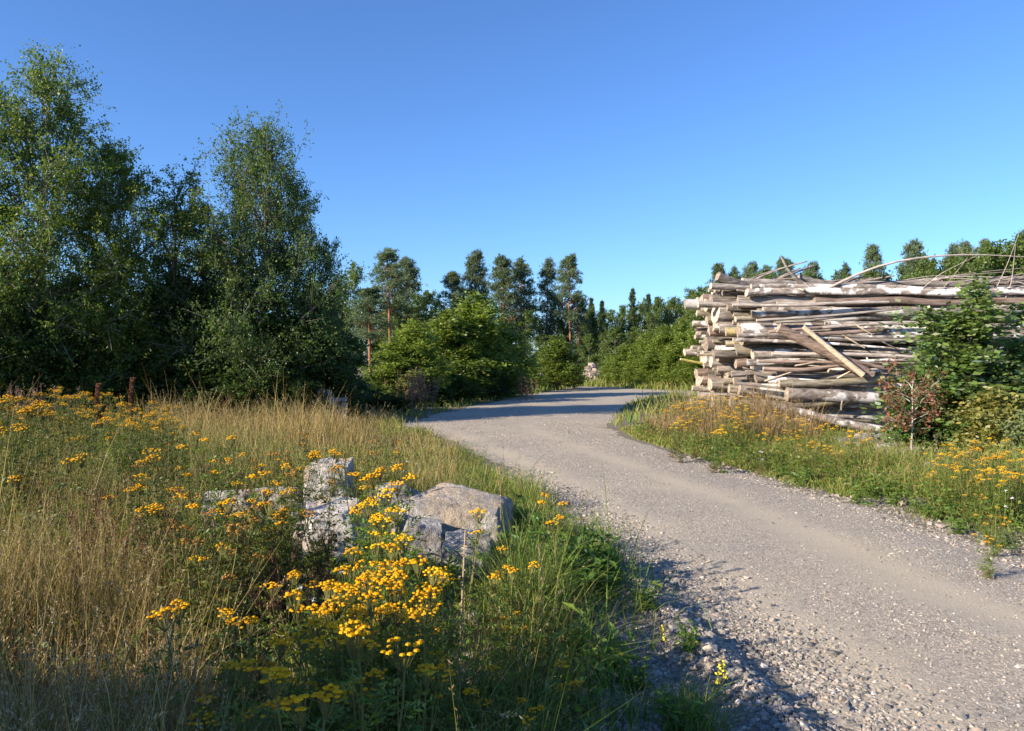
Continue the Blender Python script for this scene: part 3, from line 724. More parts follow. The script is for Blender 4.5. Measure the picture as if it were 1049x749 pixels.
    stick('fallen_log', [S(770,418,17.72),S(840,413,17.7),S(930,402,17.7)], .10,.11,'log_lichen','long lichened log just under the cream-ended log','log')
    stick('peeled_stick', [S(697,368,20.5),S(716,372,20.6),S(760,377,20.8)], .035,.05,'yellowstick','yellow-green stick poking out left of the log pile','stick')
    stick('bent_log', [S(735,283,18.4),S(752,292,18.5),S(800,296,18.8),S(860,300,19)], .12,.13,'log_grey','bent log rearing its sawn end at the upper left of the pile','log')
    stick('forked_branch', [S(800,263,18.3),S(806,276,18.3),S(818,289,18.4),S(850,303,18.6)], .02,.10,'log_grey','branch curving up like a horn from the top of the pile','branch')
    stick('pale_log', [S(818,285,18.6),S(840,291,18.7),S(900,299,18.9)], .10,.10,'log_grey','pale short log resting beside the horn-like branch on the pile top','log')
    stick('slender_pole', [S(838,301,18.2),S(865,286,18.1),S(900,271,18),S(935,264,18),S(990,260,18),S(1060,264,18.2)], .036,.010,'stick','long slender pale pole rising rightward over the pile top','pole')
    stick('upright_post', [S(862,420,17.6),S(862,416,17.55),S(863,410,17.5)], .02,.02,'stick','stub of a thin branch on the lower pile front','branch')
    for k,(a,b_) in enumerate([((728,293),(800,300)),((740,300),(850,296)),((715,312),(790,306)),((760,288),(830,292)),((785,292),(900,303)),((820,297),(930,292))]):
        stick('thin_log', [S(*a,18.3+.3*k),S((a[0]+b_[0])/2,(a[1]+b_[1])/2+rg.normal(0,2),18.4+.3*k),S(*b_,18.6+.3*k)], .085,.07,'log_grey','thin grey log lying on the left half of the pile top','log','thin logs on the pile top')
    for k in range(44):
        px0 = rg.uniform(890,1010); px1 = px0+rg.uniform(70,190); y0 = rg.uniform(283,306); y1 = y0+rg.uniform(-14,8); Y = rg.uniform(18.0,20.5)
        stick('bare_branch', [S(px0,max(y0,292),Y),S((px0+px1)/2,(y0+y1)/2-rg.uniform(-3,7),Y+.1),S(px1,y1,Y+rg.normal(0,.4))], rg.uniform(.012,.028),.005,'stick','thin bare branch in the tangle atop the right end of the pile','branch','bare branches tangled atop the pile',5)
    for k,(a,m_,b_) in enumerate([((1018,300),(1030,275),(1045,235)),((962,300),(985,272),(1005,245)),((940,300),(960,282),(1000,262)),((1030,305),(1036,290),(1040,250))]):
        stick('bare_branch', [S(*a,18.2),S(*m_,18.1),S(*b_,18)], .011,.003,'stick',['bare twig arching up at the right edge above the pile','fine bare twig rising between the sapling and the large green trees','low bare twig bent right above the green sapling','straight bare twig standing by the right edge on the pile'][k],'branch',None,5)
    for k in range(26):
        px = rg.uniform(750,880); py = rg.uniform(302,428); L = rg.uniform(60,190); dy = rg.normal(0,6)
        stick('thin_pole', [S(px,py,17.9),S(px+L/2,py+dy/2+rg.normal(0,2),17.84),S(px+L,py+dy,17.9)], rg.uniform(.03,.06),rg.uniform(.02,.045),rg.choice(['log_grey','log_birch','log_red','stick']),'thin pole lying lengthwise among the thicker logs of the pile front','pole','thin poles in the pile front',7)
    for k in range(24):
        px = rg.uniform(712,752); py = rg.uniform(300,412); L = rg.uniform(25,60); Y = rg.uniform(19.0,21.5)
        x_ = 5.2+rg.normal(0,.15); z_ = topz(py,Y); l_ = rg.uniform(.8,2.0)
        stick('thin_pole', [(x_,Y,z_),(x_+l_/2,Y+rg.normal(0,.03),z_+rg.normal(0,.03)),(x_+l_,Y+rg.normal(0,.1),z_+rg.normal(0,.08))], rg.uniform(.03,.05),rg.uniform(.02,.04),rg.choice(['log_grey','log_birch','log_lichen','stick']),'thin pole poking out between the stacked log ends','pole','thin poles among the log ends',7)
    for k in range(40):
        px = rg.uniform(730,925); py = 299-rg.uniform(0,8); a_ = rg.normal(.0,.22); L = rg.uniform(25,80); Y = rg.uniform(18.2,20.5)
        stick('dead_branch', [S(px,py,Y),S(px+L/2,py-math.sin(a_)*L/2-2,Y+.1),S(px+L,py-math.sin(a_)*L,Y+rg.normal(0,.3))], rg.uniform(.025,.05),rg.uniform(.012,.03),rg.choice(['log_grey','log_grey','log_red','stick']),'dead branch strewn over the left part of the pile top','branch','dead branches strewn on the pile top',6)
    # bark and twig litter wedged between logs
    for k in range(14):
        px = rg.uniform(735,900); py = rg.uniform(325,425); a = rg.normal(.1,.35); L = rg.uniform(14,34)
        stick('wedged_stick', [S(px,py,17.86),S(px+L/2*math.cos(a),py+L/2*math.sin(a),17.82),S(px+L*math.cos(a),py+L*math.sin(a),17.86)], .022,.014,'split' if k%3==0 else 'log_grey','small stick wedged between logs on the pile front','stick','sticks wedged in the pile front',5)
def _resample_curve(P_, n):
    d = np.concatenate([[0],np.cumsum(np.linalg.norm(np.diff(P_,axis=0),axis=1))])
    t = np.linspace(0,d[-1],n)
    out = np.stack([np.interp(t,d,P_[:,i]) for i in range(3)],1)
    for _ in range(2): out[1:-1] = out[:-2]*.25+out[1:-1]*.5+out[2:]*.25
    return out
logpile()

# ------------------------------------------------------------------ boulders
def subdiv_sphere(n):
    v, f = IV.copy(), IF.copy()
    for _ in range(n):
        e = {}; vl = list(v); nf = []
        def mid(a,b):
            k = (min(a,b),max(a,b))
            if k not in e:
                m = vl[a]+vl[b]; vl.append(m/np.linalg.norm(m)); e[k] = len(vl)-1
            return e[k]
        for a,b_,c in f:
            ab,bc,ca = mid(a,b_),mid(b_,c),mid(c,a)
            nf += [(a,ab,ca),(b_,bc,ab),(c,ca,bc),(ab,bc,ca)]
        v = np.array(vl); f = np.array(nf)
    return v,f
SV4 = subdiv_sphere(5); SV2 = subdiv_sphere(2)
def rock(name, seed, loc, size, mat, label=None, cat='boulder', group=None, rz=0, planes=9, hi=True, sink=.18, rough=.022, cut=None):
    rg = np.random.default_rng(seed); V,Fc = SV4 if hi else SV2
    pn = np.concatenate([rnd_unit(rg,planes), np.array([[0,0,1],[0,0,-1],[0.2,-1,.15],[-1,0,.1],[1,.1,0]],float)])
    pn = nrm(pn); h = rg.uniform(.62,.95,len(pn)); h[-5:] = rg.uniform(.6,.8,5)
    if cut is not None:
        pn = np.concatenate([rnd_unit(rg,7), np.array([c_[:3] for c_ in cut],float)]); pn = nrm(pn); h = np.concatenate([rg.uniform(.85,1.0,7), [c_[3] for c_ in cut]])
    dn = V@pn.T; r = np.where(dn > .05, h[None]/np.maximum(dn,.05), 9)
    rs = -np.log(np.exp(-np.clip(r,0,4)*60).sum(1)+1e-30)/60
    v = V*np.clip(rs,.3,1.25)[:,None]
    import mathutils.noise as mn
    o_ = Vector(rg.uniform(-50,50,3)); nv_ = np.array([mn.fractal(Vector(p)*2.2+o_,.9,2.1,6)+.5*abs(mn.noise(Vector(p)*5+o_)) for p in v])
    v = v*(1+rough*2.6*nv_)[:,None]
    v = v*np.array(size)*.62
    v[:,2] += size[2]*(.5-sink)
    b = MB(); b.add(v,Fc,smooth=not True)
    o = b.build(name, M[mat]); o.location = loc; o.rotation_euler = (0,0,rz)
    if label: tag(o,label,cat,group)
    return o
def rk(px, py_base, w_px, h_px, depth, mat, seed, label, Y=None, rz=0, group=None, cat='boulder', hi=True, cut=None):
    Y = Y or CAMZ*F/(py_base-HY); x = (px-CX)/F*Y
    return rock('boulder' if cat=='boulder' else 'stone', seed, (x,Y,float(g(x,Y))), (w_px/F*Y*1.05, depth, h_px/F*Y*1.25), mat, label, cat, group, rz, hi=hi, cut=cut)
rk(462,560,114,61,.75,'rock_brown',404,'largest brown boulder with a slanting face, right of the tansy clump',6.9,rz=0,cut=[(.12,-.35,1,.66),(.1,-1,.5,.66),(1,-.15,.05,.74),(-1,-.3,.25,.76),(0,1,0,.8),(-.5,-.1,1,.78),(.55,-.2,1,.82),(0,0,-1,.7)])
rk(340,576,62,62,.5,'rock_white',412,'upright pale boulder standing left of the bright tansy clump',6.25,rz=0,cut=[(-.08,-.15,1,.70),(.15,-1,.12,.66),(-1,-.2,.05,.68),(1,-.1,.12,.70),(0,1,0,.7),(.5,-.5,.9,.86),(0,0,-1,.7),(-.7,-.7,.3,.8)])
rk(338,545,46,66,.5,'rock_white',413,'square white boulder behind the upright pale boulder',7.7,cut=[(0,-.1,1,.72),(.1,-1,.05,.7),(-1,0,0,.7),(1,0,.05,.7),(0,1,0,.7),(0,0,-1,.7)])
rk(402,545,70,60,.5,'rock_grey',414,'grey boulder mostly hidden behind the bright yellow tansy clump',7.4)
rk(258,550,96,46,.6,'rock_white',415,'low flat pale boulder in the grass, left of the upright one',7.6)
rk(322,575,48,36,.4,'rock_white',416,'wedge-shaped pale stone at the foot of the upright boulder',6.6,cat='stone')
rk(434,580,46,48,.4,'rock_grey',417,'dark grey stone below the left part of the brown boulder',6.35,cat='stone')
rk(478,612,52,46,.4,'rock_grey',418,'grey stone low in the grass beneath the brown boulder',6.0,cat='stone')
rk(303,548,44,34,.4,'rock_grey',419,'shadowed grey stone between the flat and the upright boulder',7.2,cat='stone')
rk(552,645,24,22,.2,'rock_grey',420,'small grey stone on the stony patch in front of the green grass',5.0,cat='stone')
rk(483,652,14,14,.12,'rock_white',421,'small white stone by the tall dry stalk',4.9,cat='stone')
for i,(px,py,w,h,lab) in enumerate([(868,465,26,16,'grey stone at the foot of the log pile, left one of the row'),(890,463,30,18,'largest grey stone at the foot of the log pile'),(910,470,22,14,'grey stone at the pile foot beside the thin white rowan stem'),
        (965,492,28,18,'rough grey stone on the bare patch right of the rowan stem'),(930,475,20,12,'flat stone between the rowan stem and the green sapling'),(905,505,8,6,'small whitish stone on the right shoulder of the road'),(925,518,8,6,'second whitish stone nearer to the road edge'),(1000,522,9,7,'whitish pebble below the right tansy clump')]):
    rk(px,py,w,h,.35 if w>12 else .1,'rock_grey' if w>12 else 'rock_white',430+i,lab,cat='stone',hi=w>12)
rk(331,436,22,38,.4,'rock_grey',450,'pale boulder in the shade at the foot of the dark alder',20.4)  # darker grey rock colour imitates shade on this pale boulder
rk(346,436,20,28,.4,'rock_grey',451,'darker boulder beside the shaded pale one under the alder',20.6)
# rubble heap far off by the road
rgx = np.random.default_rng(77)
for i in range(46):
    px = rgx.normal(606,10); k = abs(px-606)/20; hz_ = max(0,1.55*(1-k))*rgx.random()
    Y = 60+rgx.normal(0,1.0); x = (px-CX)/F*Y
    rock('stone',500+i,(x,Y,hz_),tuple(rgx.uniform(.25,.7,3)*np.array([1,1,.75])),'rubble','pinkish rubble stone in the heap at the far road bend','stone','rubble stones at the far bend',rgx.uniform(0,6),hi=False,sink=.3)

# ------------------------------------------------------------------ flowering and dry plants
def pinnate(rg, base, d, L, npair=7, ll=.035, lw=.011):
    """fern-like leaves: base (n,3), dir (n,3), L (n,) -> leaflet positions, directions, sizes"""
    n = len(base); t = np.linspace(.18,1,npair)
    up = np.array([0,0,1.]); side = nrm(np.cross(d,up)+1e-4)
    rach = base[:,None]+d[:,None]*(L[:,None]*t)[...,None]+np.array([0,0,-.28])*(L[:,None]*t**2)[...,None]
    out = []; dirs = []; size = []
    for sgn in (-1,1):
        dd = nrm(side[:,None]*sgn+d[:,None]*.75+rg.normal(0,.12,(n,npair,3)))
        out.append(rach); dirs.append(dd); size.append(np.broadcast_to(ll*(1.1-.65*np.abs(t-.45))[None],(n,npair))*(L[:,None]/.14))
    return np.concatenate(out,1).reshape(-1,3), np.concatenate(dirs,1).reshape(-1,3), np.concatenate(size,1).ravel(), rach
def dome(pos, r, col):
    k = 6; a = np.arange(k)*2*math.pi/k; n = len(pos)
    ring = np.stack([np.cos(a),np.sin(a),np.zeros(k)],1); ring2 = np.stack([np.cos(a)*.7,np.sin(a)*.7,np.full(k,.45)],1)
    v0 = np.concatenate([ring,ring2,[[0,0,.6]]])
    v = pos[:,None]+v0[None]*r[:,None,None]
    q = np.array([(i,(i+1)%k,k+(i+1)%k,k+i) for i in range(k)]); tr = np.array([(k+i,k+(i+1)%k,2*k) for i in range(k)])
    o = 13*np.arange(n)[:,None,None]
    return v.reshape(-1,3),(q[None]+o).reshape(-1,4),(tr[None]+o).reshape(-1,3),np.repeat(col,13,0)
YEL = {'gold':(.70,.345,.006),'bright':(.78,.43,.008),'orange':(.56,.30,.012),'old':(.34,.16,.03)}
def tansy(seed, H=.85, nst=4, tone='gold', leafc=(.13,.19,.032), dens=1.35, spread=.16):
    rg = np.random.default_rng(seed); root = empty('tansy_plant'); sb, lb = MB(), MB()
    base = np.concatenate([rg.normal(0,.05,(nst,2)),np.full((nst,1),-.02)],1)
    d = nrm(np.concatenate([rg.normal(0,spread,(nst,2)),np.ones((nst,1))],1)); L = H*rg.uniform(.78,1.04,nst); L[0] = H
    p = poly(base,d,L,np.concatenate([rg.normal(0,.06,(nst,2)),np.zeros((nst,1))],1),7,rg,.006)
    v,q = tubes(p,np.linspace(.0045,.0025,7)[None]*np.ones((nst,1)),4); sb.add(v,q,(.16,.15,.05))
    nl = int(15*dens)
    s = np.linspace(.06,.92,nl)[None]+rg.normal(0,.02,(nst,nl)); b = sample(p,s).reshape(-1,3)
    az = rg.uniform(0,6.28,nst*nl); el = rg.uniform(.1,.75,nst*nl)
    dl = np.stack([np.cos(az)*np.cos(el),np.sin(az)*np.cos(el),np.sin(el)],1)
    LL = (.20-.10*s.ravel())*rg.uniform(.75,1.2,nst*nl)
    lp,ld,ls,rach = pinnate(rg,b,dl,LL)
    cl = np.repeat(vary(rg,nst*nl,leafc,.18,.1),14,0)
    dry = np.repeat((s.ravel()<.22)&(rg.random(nst*nl)<.6),14); cl[dry] = np.array([.16,.11,.05])
    v,q,c = leaves(rg,lp,ls,cl,.34,1.0,ld); lb.add(v,q,c)
    # corymbs
    sp = []
    for i in range(nst):
        tip = p[i,-1]; nb = rg.integers(15,28) if tone!='old' else rg.integers(8,14); rad = .052*H/.85*rg.uniform(.7,1.2)
        ang = rg.uniform(0,6.28,nb); rr_ = rad*np.sqrt(rg.random(nb)); hh = .03-rr_**2/rad*.35+rg.normal(0,.006,nb)
        pos = tip+np.stack([np.cos(ang)*rr_,np.sin(ang)*rr_,hh],1)
        fb = MB(); v,q,t3,c = dome(pos,rg.uniform(.0075,.0108,nb),vary(rg,nb,YEL[tone],.12,.08)); fb.add(v,q,c)
        fb.f.append(t3); fb.m.append(np.zeros(len(t3),np.int32)); fb.sm.append(np.zeros(len(t3),bool)); sp.append(fb)
        fork = tip-d[i]*.055
        seg = np.stack([np.broadcast_to(fork,pos.shape),(fork+pos)/2+np.array([0,0,-.008]),pos],1); v,q = tubes(seg,np.full((nb,3),.0012),3); sb.add(v,q,(.15,.15,.05))
    sb.build('stem',M['stem'],root); lb.build('foliage',M['leaf'],root); [f_.build('flower_head',M['petal'],root) for f_ in sp]
    kids(root); root['h'] = H; return root
TG = [tansy(601,.9,4,'bright'),tansy(602,.85,5,'gold'),tansy(603,.8,4,'gold',(.12,.17,.03)),tansy(604,.85,4,'orange',(.11,.14,.03)),tansy(605,.8,5,'bright',(.09,.16,.03)),tansy(606,.75,4,'old',(.12,.12,.03))]
TN = [tansy(621,.9,2,'bright',spread=.08),tansy(622,.85,3,'gold',spread=.09),tansy(623,.85,2,'gold',(.14,.20,.032),spread=.08),tansy(624,.85,3,'orange',(.12,.16,.03),spread=.09)]
TB = [tansy(611,1.0,6,'gold',(.085,.115,.025),1.1,.22),tansy(612,.95,6,'orange',(.075,.105,.025),1.1,.22),tansy(613,1.0,6,'bright',(.08,.12,.028),1.1,.2)]
def head(protos, px, py, H, label, group, jitter=0):
    """stand a plant so that its flower heads sit where the photo shows them"""
    Y = (CAMZ-H)*F/(py-HY)
    for _ in range(3):
        x = (px-CX)/F*Y; Y = (CAMZ-H-float(g(x,Y)))*F/(py-HY)
    x = (px-CX)/F*Y; pr = protos[int(R.integers(len(protos)))]
    return place(pr,(x,Y,float(g(x,Y))),R.uniform(0,6.28),H/pr['h'],H/pr['h']*R.uniform(.85,1.1),0,label,'tansy',group)
A = [TG[0],TG[4],TG[1]]; B = [TG[1],TG[2],TG[3]]; O = [TG[2],TG[3],TG[5]]
Gt = 'tansy plants in bloom'
for px,py in [(368,481),(384,484),(366,499),(378,507),(393,512),(371,521),(372,530),(400,497),(408,490)]:
    head([TN[0],TN[1]],px,py,.92+R.normal(0,.03),'bright yellow tansy in the tall clump between the pale and brown boulders',Gt)
for px,py in [(420,521),(399,549),(477,521)]:
    head([TN[0]],px,py,.85,['bright tansy head standing before the left edge of the brown boulder','single bright yellow tansy head below the tall clump','lone tansy head in front of the slanting brown boulder face'][[420,399,477].index(px)],Gt)
for px,py in [(375,562),(386,576),(405,561),(432,572),(441,598),(402,592),(382,604),(371,606),(362,614),(350,618),(412,622),(425,632),(393,588),(420,585),(352,576),(366,588),(378,592),(388,612),(398,618),(408,604),(418,598),(426,612),(436,588),(342,598),(372,628),(360,640),(448,606),(380,650)]:
    head(TN,px,py,.82+R.normal(0,.04),'golden tansy in the dense foreground clump below the boulders',Gt)
for px,py in [(410,634),(427,628),(391,625),(370,640),(345,662),(327,620),(301,622),(297,651),(278,654),(250,630),(244,640),(266,680),(232,676),(300,590),(345,600),(302,586),(320,700)]:
    head(TN[1:],px,py,.74+R.normal(0,.05),'golden tansy at the front edge of the meadow, left of the tall dry stalk',Gt)
for px,py in [(523,582),(521,560),(536,628),(519,632),(497,682),(454,708),(541,741),(585,680),(548,722),(560,512),(570,530)]:
    head(TN[1:],px,py,.5+R.normal(0,.05) if py>600 else .7,'tansy scattered in the grass between the brown boulder and the gravel',Gt)
for px,py in [(216,536),(224,548),(240,519),(262,517),(281,515),(181,532),(173,622),(228,560)]:
    head(TN[1:]+[TG[5]],px,py,.78+R.normal(0,.05),'tansy in the tawny grass around the low flat pale boulder',Gt)
for px,py in [(190,500),(270,482),(288,463),(304,466),(250,470),(340,462),(368,462),(411,464),(395,450),(215,450),(310,445),(278,500),(155,470),(172,452),(198,482),(232,468),(262,508),(300,498),(322,478),(145,495),(240,492),(288,520),(182,515),(205,512)]:
    head([TN[1],TN[3],TB[0],TG[5]],px,py+R.uniform(-2,2),.85+R.normal(0,.06),'tansy in the middle of the meadow behind the boulders',Gt)
for i in range(46):
    px = R.uniform(-25,185); py = (388 if px < 70 else 402)+abs(R.normal(0,1))*28
    head(TB[:2]+[TG[3]],px,min(py,478),1.12+R.normal(0,.08) if px<80 else 1.0+R.normal(0,.06),'leafy tansy in the tall stand at the left rear of the meadow',Gt)
def stand(protos,x,y,H,label,group):
    pr = protos[int(R.integers(len(protos)))]
    return place(pr,(x,y,float(g(x,y))),R.uniform(0,6.28),H/pr['h'],H/pr['h']*R.uniform(.85,1.1),0,label,'tansy',group)
n_ = 0
while n_ < 42:
    y = R.uniform(10.5,17.4); x = float(XR(y))+.75+abs(R.normal(0,1.5)); px = CX+F*x/y
    if px < 640 or px > 905: continue
    stand([TB[0],TB[2],TG[0],TG[1]],x,y,.45+min(.35,.2*(x-float(XR(y))))*(px<780)+R.normal(0,.06),'tansy on the right verge in front of the log pile',Gt); n_ += 1
for px,py in [(690,430),(697,433),(712,431),(733,437),(738,440),(800,424),(812,427),(830,430),(848,434),(872,441),(878,444),(780,440)]:
    head([TG[0],TG[4],TB[2]],px,py,.68,'bright flowering tansy on the right verge in front of the log pile',Gt)
n_ = 0
while n_ < 32:
    y = R.uniform(7.3,11.5); x = float(XR(y))+.7+abs(R.normal(0,.9)); px = CX+F*x/y
    if px < 955 or px > 1110: continue
    stand([TB[0],TB[2],TG[1],TG[0]],x,y,.55+R.normal(0,.07),'tansy clump under the yellowish willow at the right edge',Gt); n_ += 1
for px,py in [(985,492),(1000,505),(1017,520),(928,450),(915,440),(1012,548),(1020,530),(955,485)]:
    head([TG[1],TG[3],TG[2]],px,py,.36,'tansy on the gravelly right shoulder near the rowan and sapling',Gt)

def dock(seed, H=.9, col=(.13,.055,.03), nst=3):
    rg = np.random.default_rng(seed); root = empty('dock_plant'); sb, lb = MB(), MB()
    base = np.concatenate([rg.normal(0,.04,(nst,2)),np.full((nst,1),-.02)],1); d = nrm(np.concatenate([rg.normal(0,.13,(nst,2)),np.ones((nst,1))],1)); L = H*rg.uniform(.8,1.05,nst)
    p = poly(base,d,L,np.zeros((nst,3)),6,rg,.008); v,q = tubes(p,np.linspace(.006,.003,6)[None]*np.ones((nst,1)),5); sb.add(v,q,(.17,.10,.06))
    m = 9; b2 = sample(p,rg.uniform(.45,.95,(nst,m))).reshape(-1,3); d2 = nrm(np.repeat(d,m,0)+rnd_unit(rg,nst*m)*.6); L2 = rg.uniform(.08,.22,nst*m)
    p2 = poly(b2,d2,L2,np.zeros((nst*m,3)),4); v,q = tubes(p2,np.full((nst*m,4),.0022),3); sb.add(v,q,(.17,.10,.06))
    al = np.concatenate([sample(p2,rg.uniform(.1,1,(nst*m,26))).reshape(-1,3),sample(p,rg.uniform(.5,1,(nst,70))).reshape(-1,3)])
    al = al+rg.normal(0,.010,al.shape); v,q,c = leaves(rg,al,rg.uniform(.008,.016,len(al)),vary(rg,len(al),col,.25,.1),.8,0); lb.add(v,q,c)
    sb.build('stem',M['stem'],root); lb.build('seed_heads',M['dry'],root); kids(root); root['h']=H; return root
DK_ = [dock(651,nst=1),dock(652,.9,(.17,.085,.05),2),dock(653,.85,(.11,.055,.035),4)]
for px,py in [(88,498),(100,508),(112,518),(120,500),(92,530),(168,535),(155,515),(75,540)]:
    o = head(DK_[:2],px,py,.76+R.normal(0,.05),'rust-brown dock gone to seed among the pale grass on the left','dock plants gone to seed'); o['category']='dock'
for i in range(16):
    px = R.normal(275,26); py = R.normal(572,18)
    o = head(DK_,px,py,.55+R.normal(0,.06),'withered brown stalks in the meadow, in front of the flat pale boulder','withered brown stalks'); o['category']='dry plant'
def spike(seed,H,col,r=.03,name='mullein_stalk'):
    rg = np.random.default_rng(seed); root = empty(name); sb, lb = MB(), MB()
    p = poly(np.array([[0,0,-.02]]),np.array([[0.03,0,1.]]),np.array([H]),np.zeros((1,3)),6,rg,.004); v,q = tubes(p,np.linspace(.012,.006,6)[None],6); sb.add(v,q,(.2,.12,.07))
    n = 1100; s = rg.uniform(.55,1,(1,n)); pos = sample(p,s)[0]; a = rg.uniform(0,6.28,n); dd = np.stack([np.cos(a),np.sin(a),np.full(n,.5)],1)
    pos = pos+dd*np.array([r*.35,r*.35,0]); v,q,c = leaves(rg,pos,np.full(n,r*.85),vary(rg,n,col,.2,.08),.6,0,nrm(dd)); lb.add(v,q,c)
    sb.build('stem',M['stem'],root); lb.build('seed_spike',M['dry'],root); kids(root); root['h']=H; return root
SPK = spike(661,1.45,(.22,.11,.06))
for px,py,lab in [(132,386,'tallest brown mullein spike against the dark trees on the left'),(97,392,'brown mullein spike left of the tallest one'),(102,414,'short brown mullein spike at the foot of the left spike')]:
    Y = 13.; h = topz(py,Y)-P(px,Y)[2]; place(SPK,P(px,Y),0,h/1.45,1.3,0,lab,'mullein','brown mullein spikes')
def drygrass_plant(seed,H,W,n,col,name='dry_willowherb'):
    rg = np.random.default_rng(seed); root = empty(name); sb, lb = MB(), MB()
    base = np.concatenate([rg.normal(0,W*.4,(n,2)),np.full((n,1),-.02)],1); d = nrm(np.concatenate([rg.normal(0,.16,(n,2)),np.ones((n,1))],1)); L = H*rg.uniform(.6,1.05,n)
    p = poly(base,d,L,np.zeros((n,3)),5,rg,.01); v,q = tubes(p,np.linspace(.006,.002,5)[None]*np.ones((n,1)),3); sb.add(v,q,(.24,.15,.09))
    m = 60; al = sample(p,rg.uniform(.35,1,(n,m))).reshape(-1,3)+rg.normal(0,.025,(n*m,3)); v,q,c = leaves(rg,al,rg.uniform(.03,.07,len(al)),vary(rg,len(al),col,.25,.1),.35,.2); lb.add(v,q,c)
    sb.build('stem',M['stem'],root); lb.build('dry_leaves',M['dry'],root); kids(root); root['h']=H; return root
o = drygrass_plant(671,1.5,1.0,60,(.30,.20,.12)); o.location = P(426,26); tag(o,'tan dry willowherb clump in the shade before the left roadside bushes','dry plant')
o = drygrass_plant(672,1.1,.6,30,(.28,.17,.10)); o.location = P(540,33.5); tag(o,'small brown dry clump at the road edge by the dark-sided bush','dry plant')
o = drygrass_plant(673,1.15,1.1,44,(.24,.16,.13)); o.location = P(28,16.5); tag(o,'dull brown dry patch among the tall tansy at the far left','dry plant')
# tall dry stalk in the foreground
def stalk(name,pts,r,col,label,cat,seed):
    rg = np.random.default_rng(seed); b = MB(); pts = np.array(pts,float); o0 = pts[0].copy(); pp = _resample_curve(pts-o0,10)
    v,q = tubes(pp[None],np.linspace(r,r*.6,10)[None],6); b.add(v,q,col,0,True)
    n = 60; al = sample(pp[None],rg.uniform(.55,1,(1,n)))[0]+rg.normal(0,.004,(n,3)); v,q,c = leaves(rg,al,np.full(n,.018),vary(rg,n,col,.2,.1),.3,0); b.add(v,q,c)
    o = b.build(name,M['dry']); o.location = o0; return tag(o,label,cat)
stalk('dry_stalk',[(P(469,3.35)[0],3.35,0),(P(472,3.35)[0],3.35,.55),(P(476,3.35)[0],3.4,.95)],.006,(.42,.31,.19),'tall dry tan stalk standing alone in the lower middle','stalk',681)
stalk('dry_stalk',[(P(560,4.6)[0],4.6,.02),(P(556,4.6)[0],4.6,.35),(P(552,4.6)[0],4.6,.6)],.004,(.40,.31,.18),'thinner dry stalk leaning left beside the stony patch','stalk',682)
stalk('dry_stalk',[(P(514,6.2)[0],6.2,.02),(P(513,6.2)[0],6.2,.5),(P(512,6.2)[0],6.2,.85)],.004,(.36,.24,.14),'dry brown stalk at the right corner of the brown boulder','stalk',683)

# ------------------------------------------------------------------ right-hand sapling, rowan and willow
def hr(py,Y): return topz(py,Y)-.15
fit(decid('alder_sapling',701,hr(300,13.2),.95,.04,64,11,6,4,.062,((.125,.20,.046),(.155,.235,.052),(.22,.28,.11),(.30,.35,.20)),(4,4,1.2,.5),'bush','bark',.025,50,84,0,stems=5,gap=.18,mat='leaf_shiny'),976,13.2,286,66,'tall green sapling in front of the right part of the log pile','sapling',rz=0)  # the palest leaf colours paint sky glints into the foliage
fit(decid('alder_sapling',702,hr(330,13.4),.6,.04,38,9,6,6,.058,((.125,.20,.046),(.155,.235,.052),(.30,.35,.20)),(4,4,.6),'bush','bark',.022,40,75,0,stems=3,gap=.1,mat='leaf_shiny'),1044,13.6,312,46,'green sapling cut off by the right edge of the photo','sapling',rz=0)  # palest leaf tone again stands for glints of sky
fit(decid('alder_sapling',704,hr(372,12.9),.75,.04,40,9,6,6,.056,((.085,.155,.036),(.11,.19,.042),(.24,.30,.15)),(4,4,.4),'bush','bark',.02,25,75,0,stems=4,gap=.05,mat='leaf_shiny'),958,12.9,372,36,'low dense dark green bush between the rowan and the tall sapling','bush',rz=0)  # lightest leaf tone is a painted sky glint
fit(decid('rowan_sapling',705,hr(374,12.5),.62,.36,24,6,4,4,.055,((.38,.13,.085),(.29,.10,.06),(.10,.15,.045),(.44,.22,.13)),(3.5,2.5,4.5,1.5),'ovoid','birchbark',.017,10,60,.05,gap=.1),934,12.5,366,31,'young rowan with reddening leaves on a thin white stem','rowan',rz=0)
fit(decid('willow_shrub',706,hr(398,12.0),.62,.04,38,8,6,6,.056,((.34,.33,.09),(.42,.38,.10),(.24,.27,.085),(.42,.43,.22)),(4,3,3,1),'bush','bark',.016,40,75,0,stems=5,gap=.1),1018,12.0,398,34,'yellowish willow shrub at the right edge below the sapling','shrub',rz=0)
fit(decid('willow_shrub',707,hr(420,11.5),.45,.04,28,7,6,6,.06,((.22,.26,.11),(.32,.34,.18),(.17,.22,.085)),(4,3,3),'bush','bark',.014,40,75,0,stems=4,gap=.1),1055,11.5,420,26,'pale silvery willow at the right edge beside the yellowish one','shrub',rz=0)

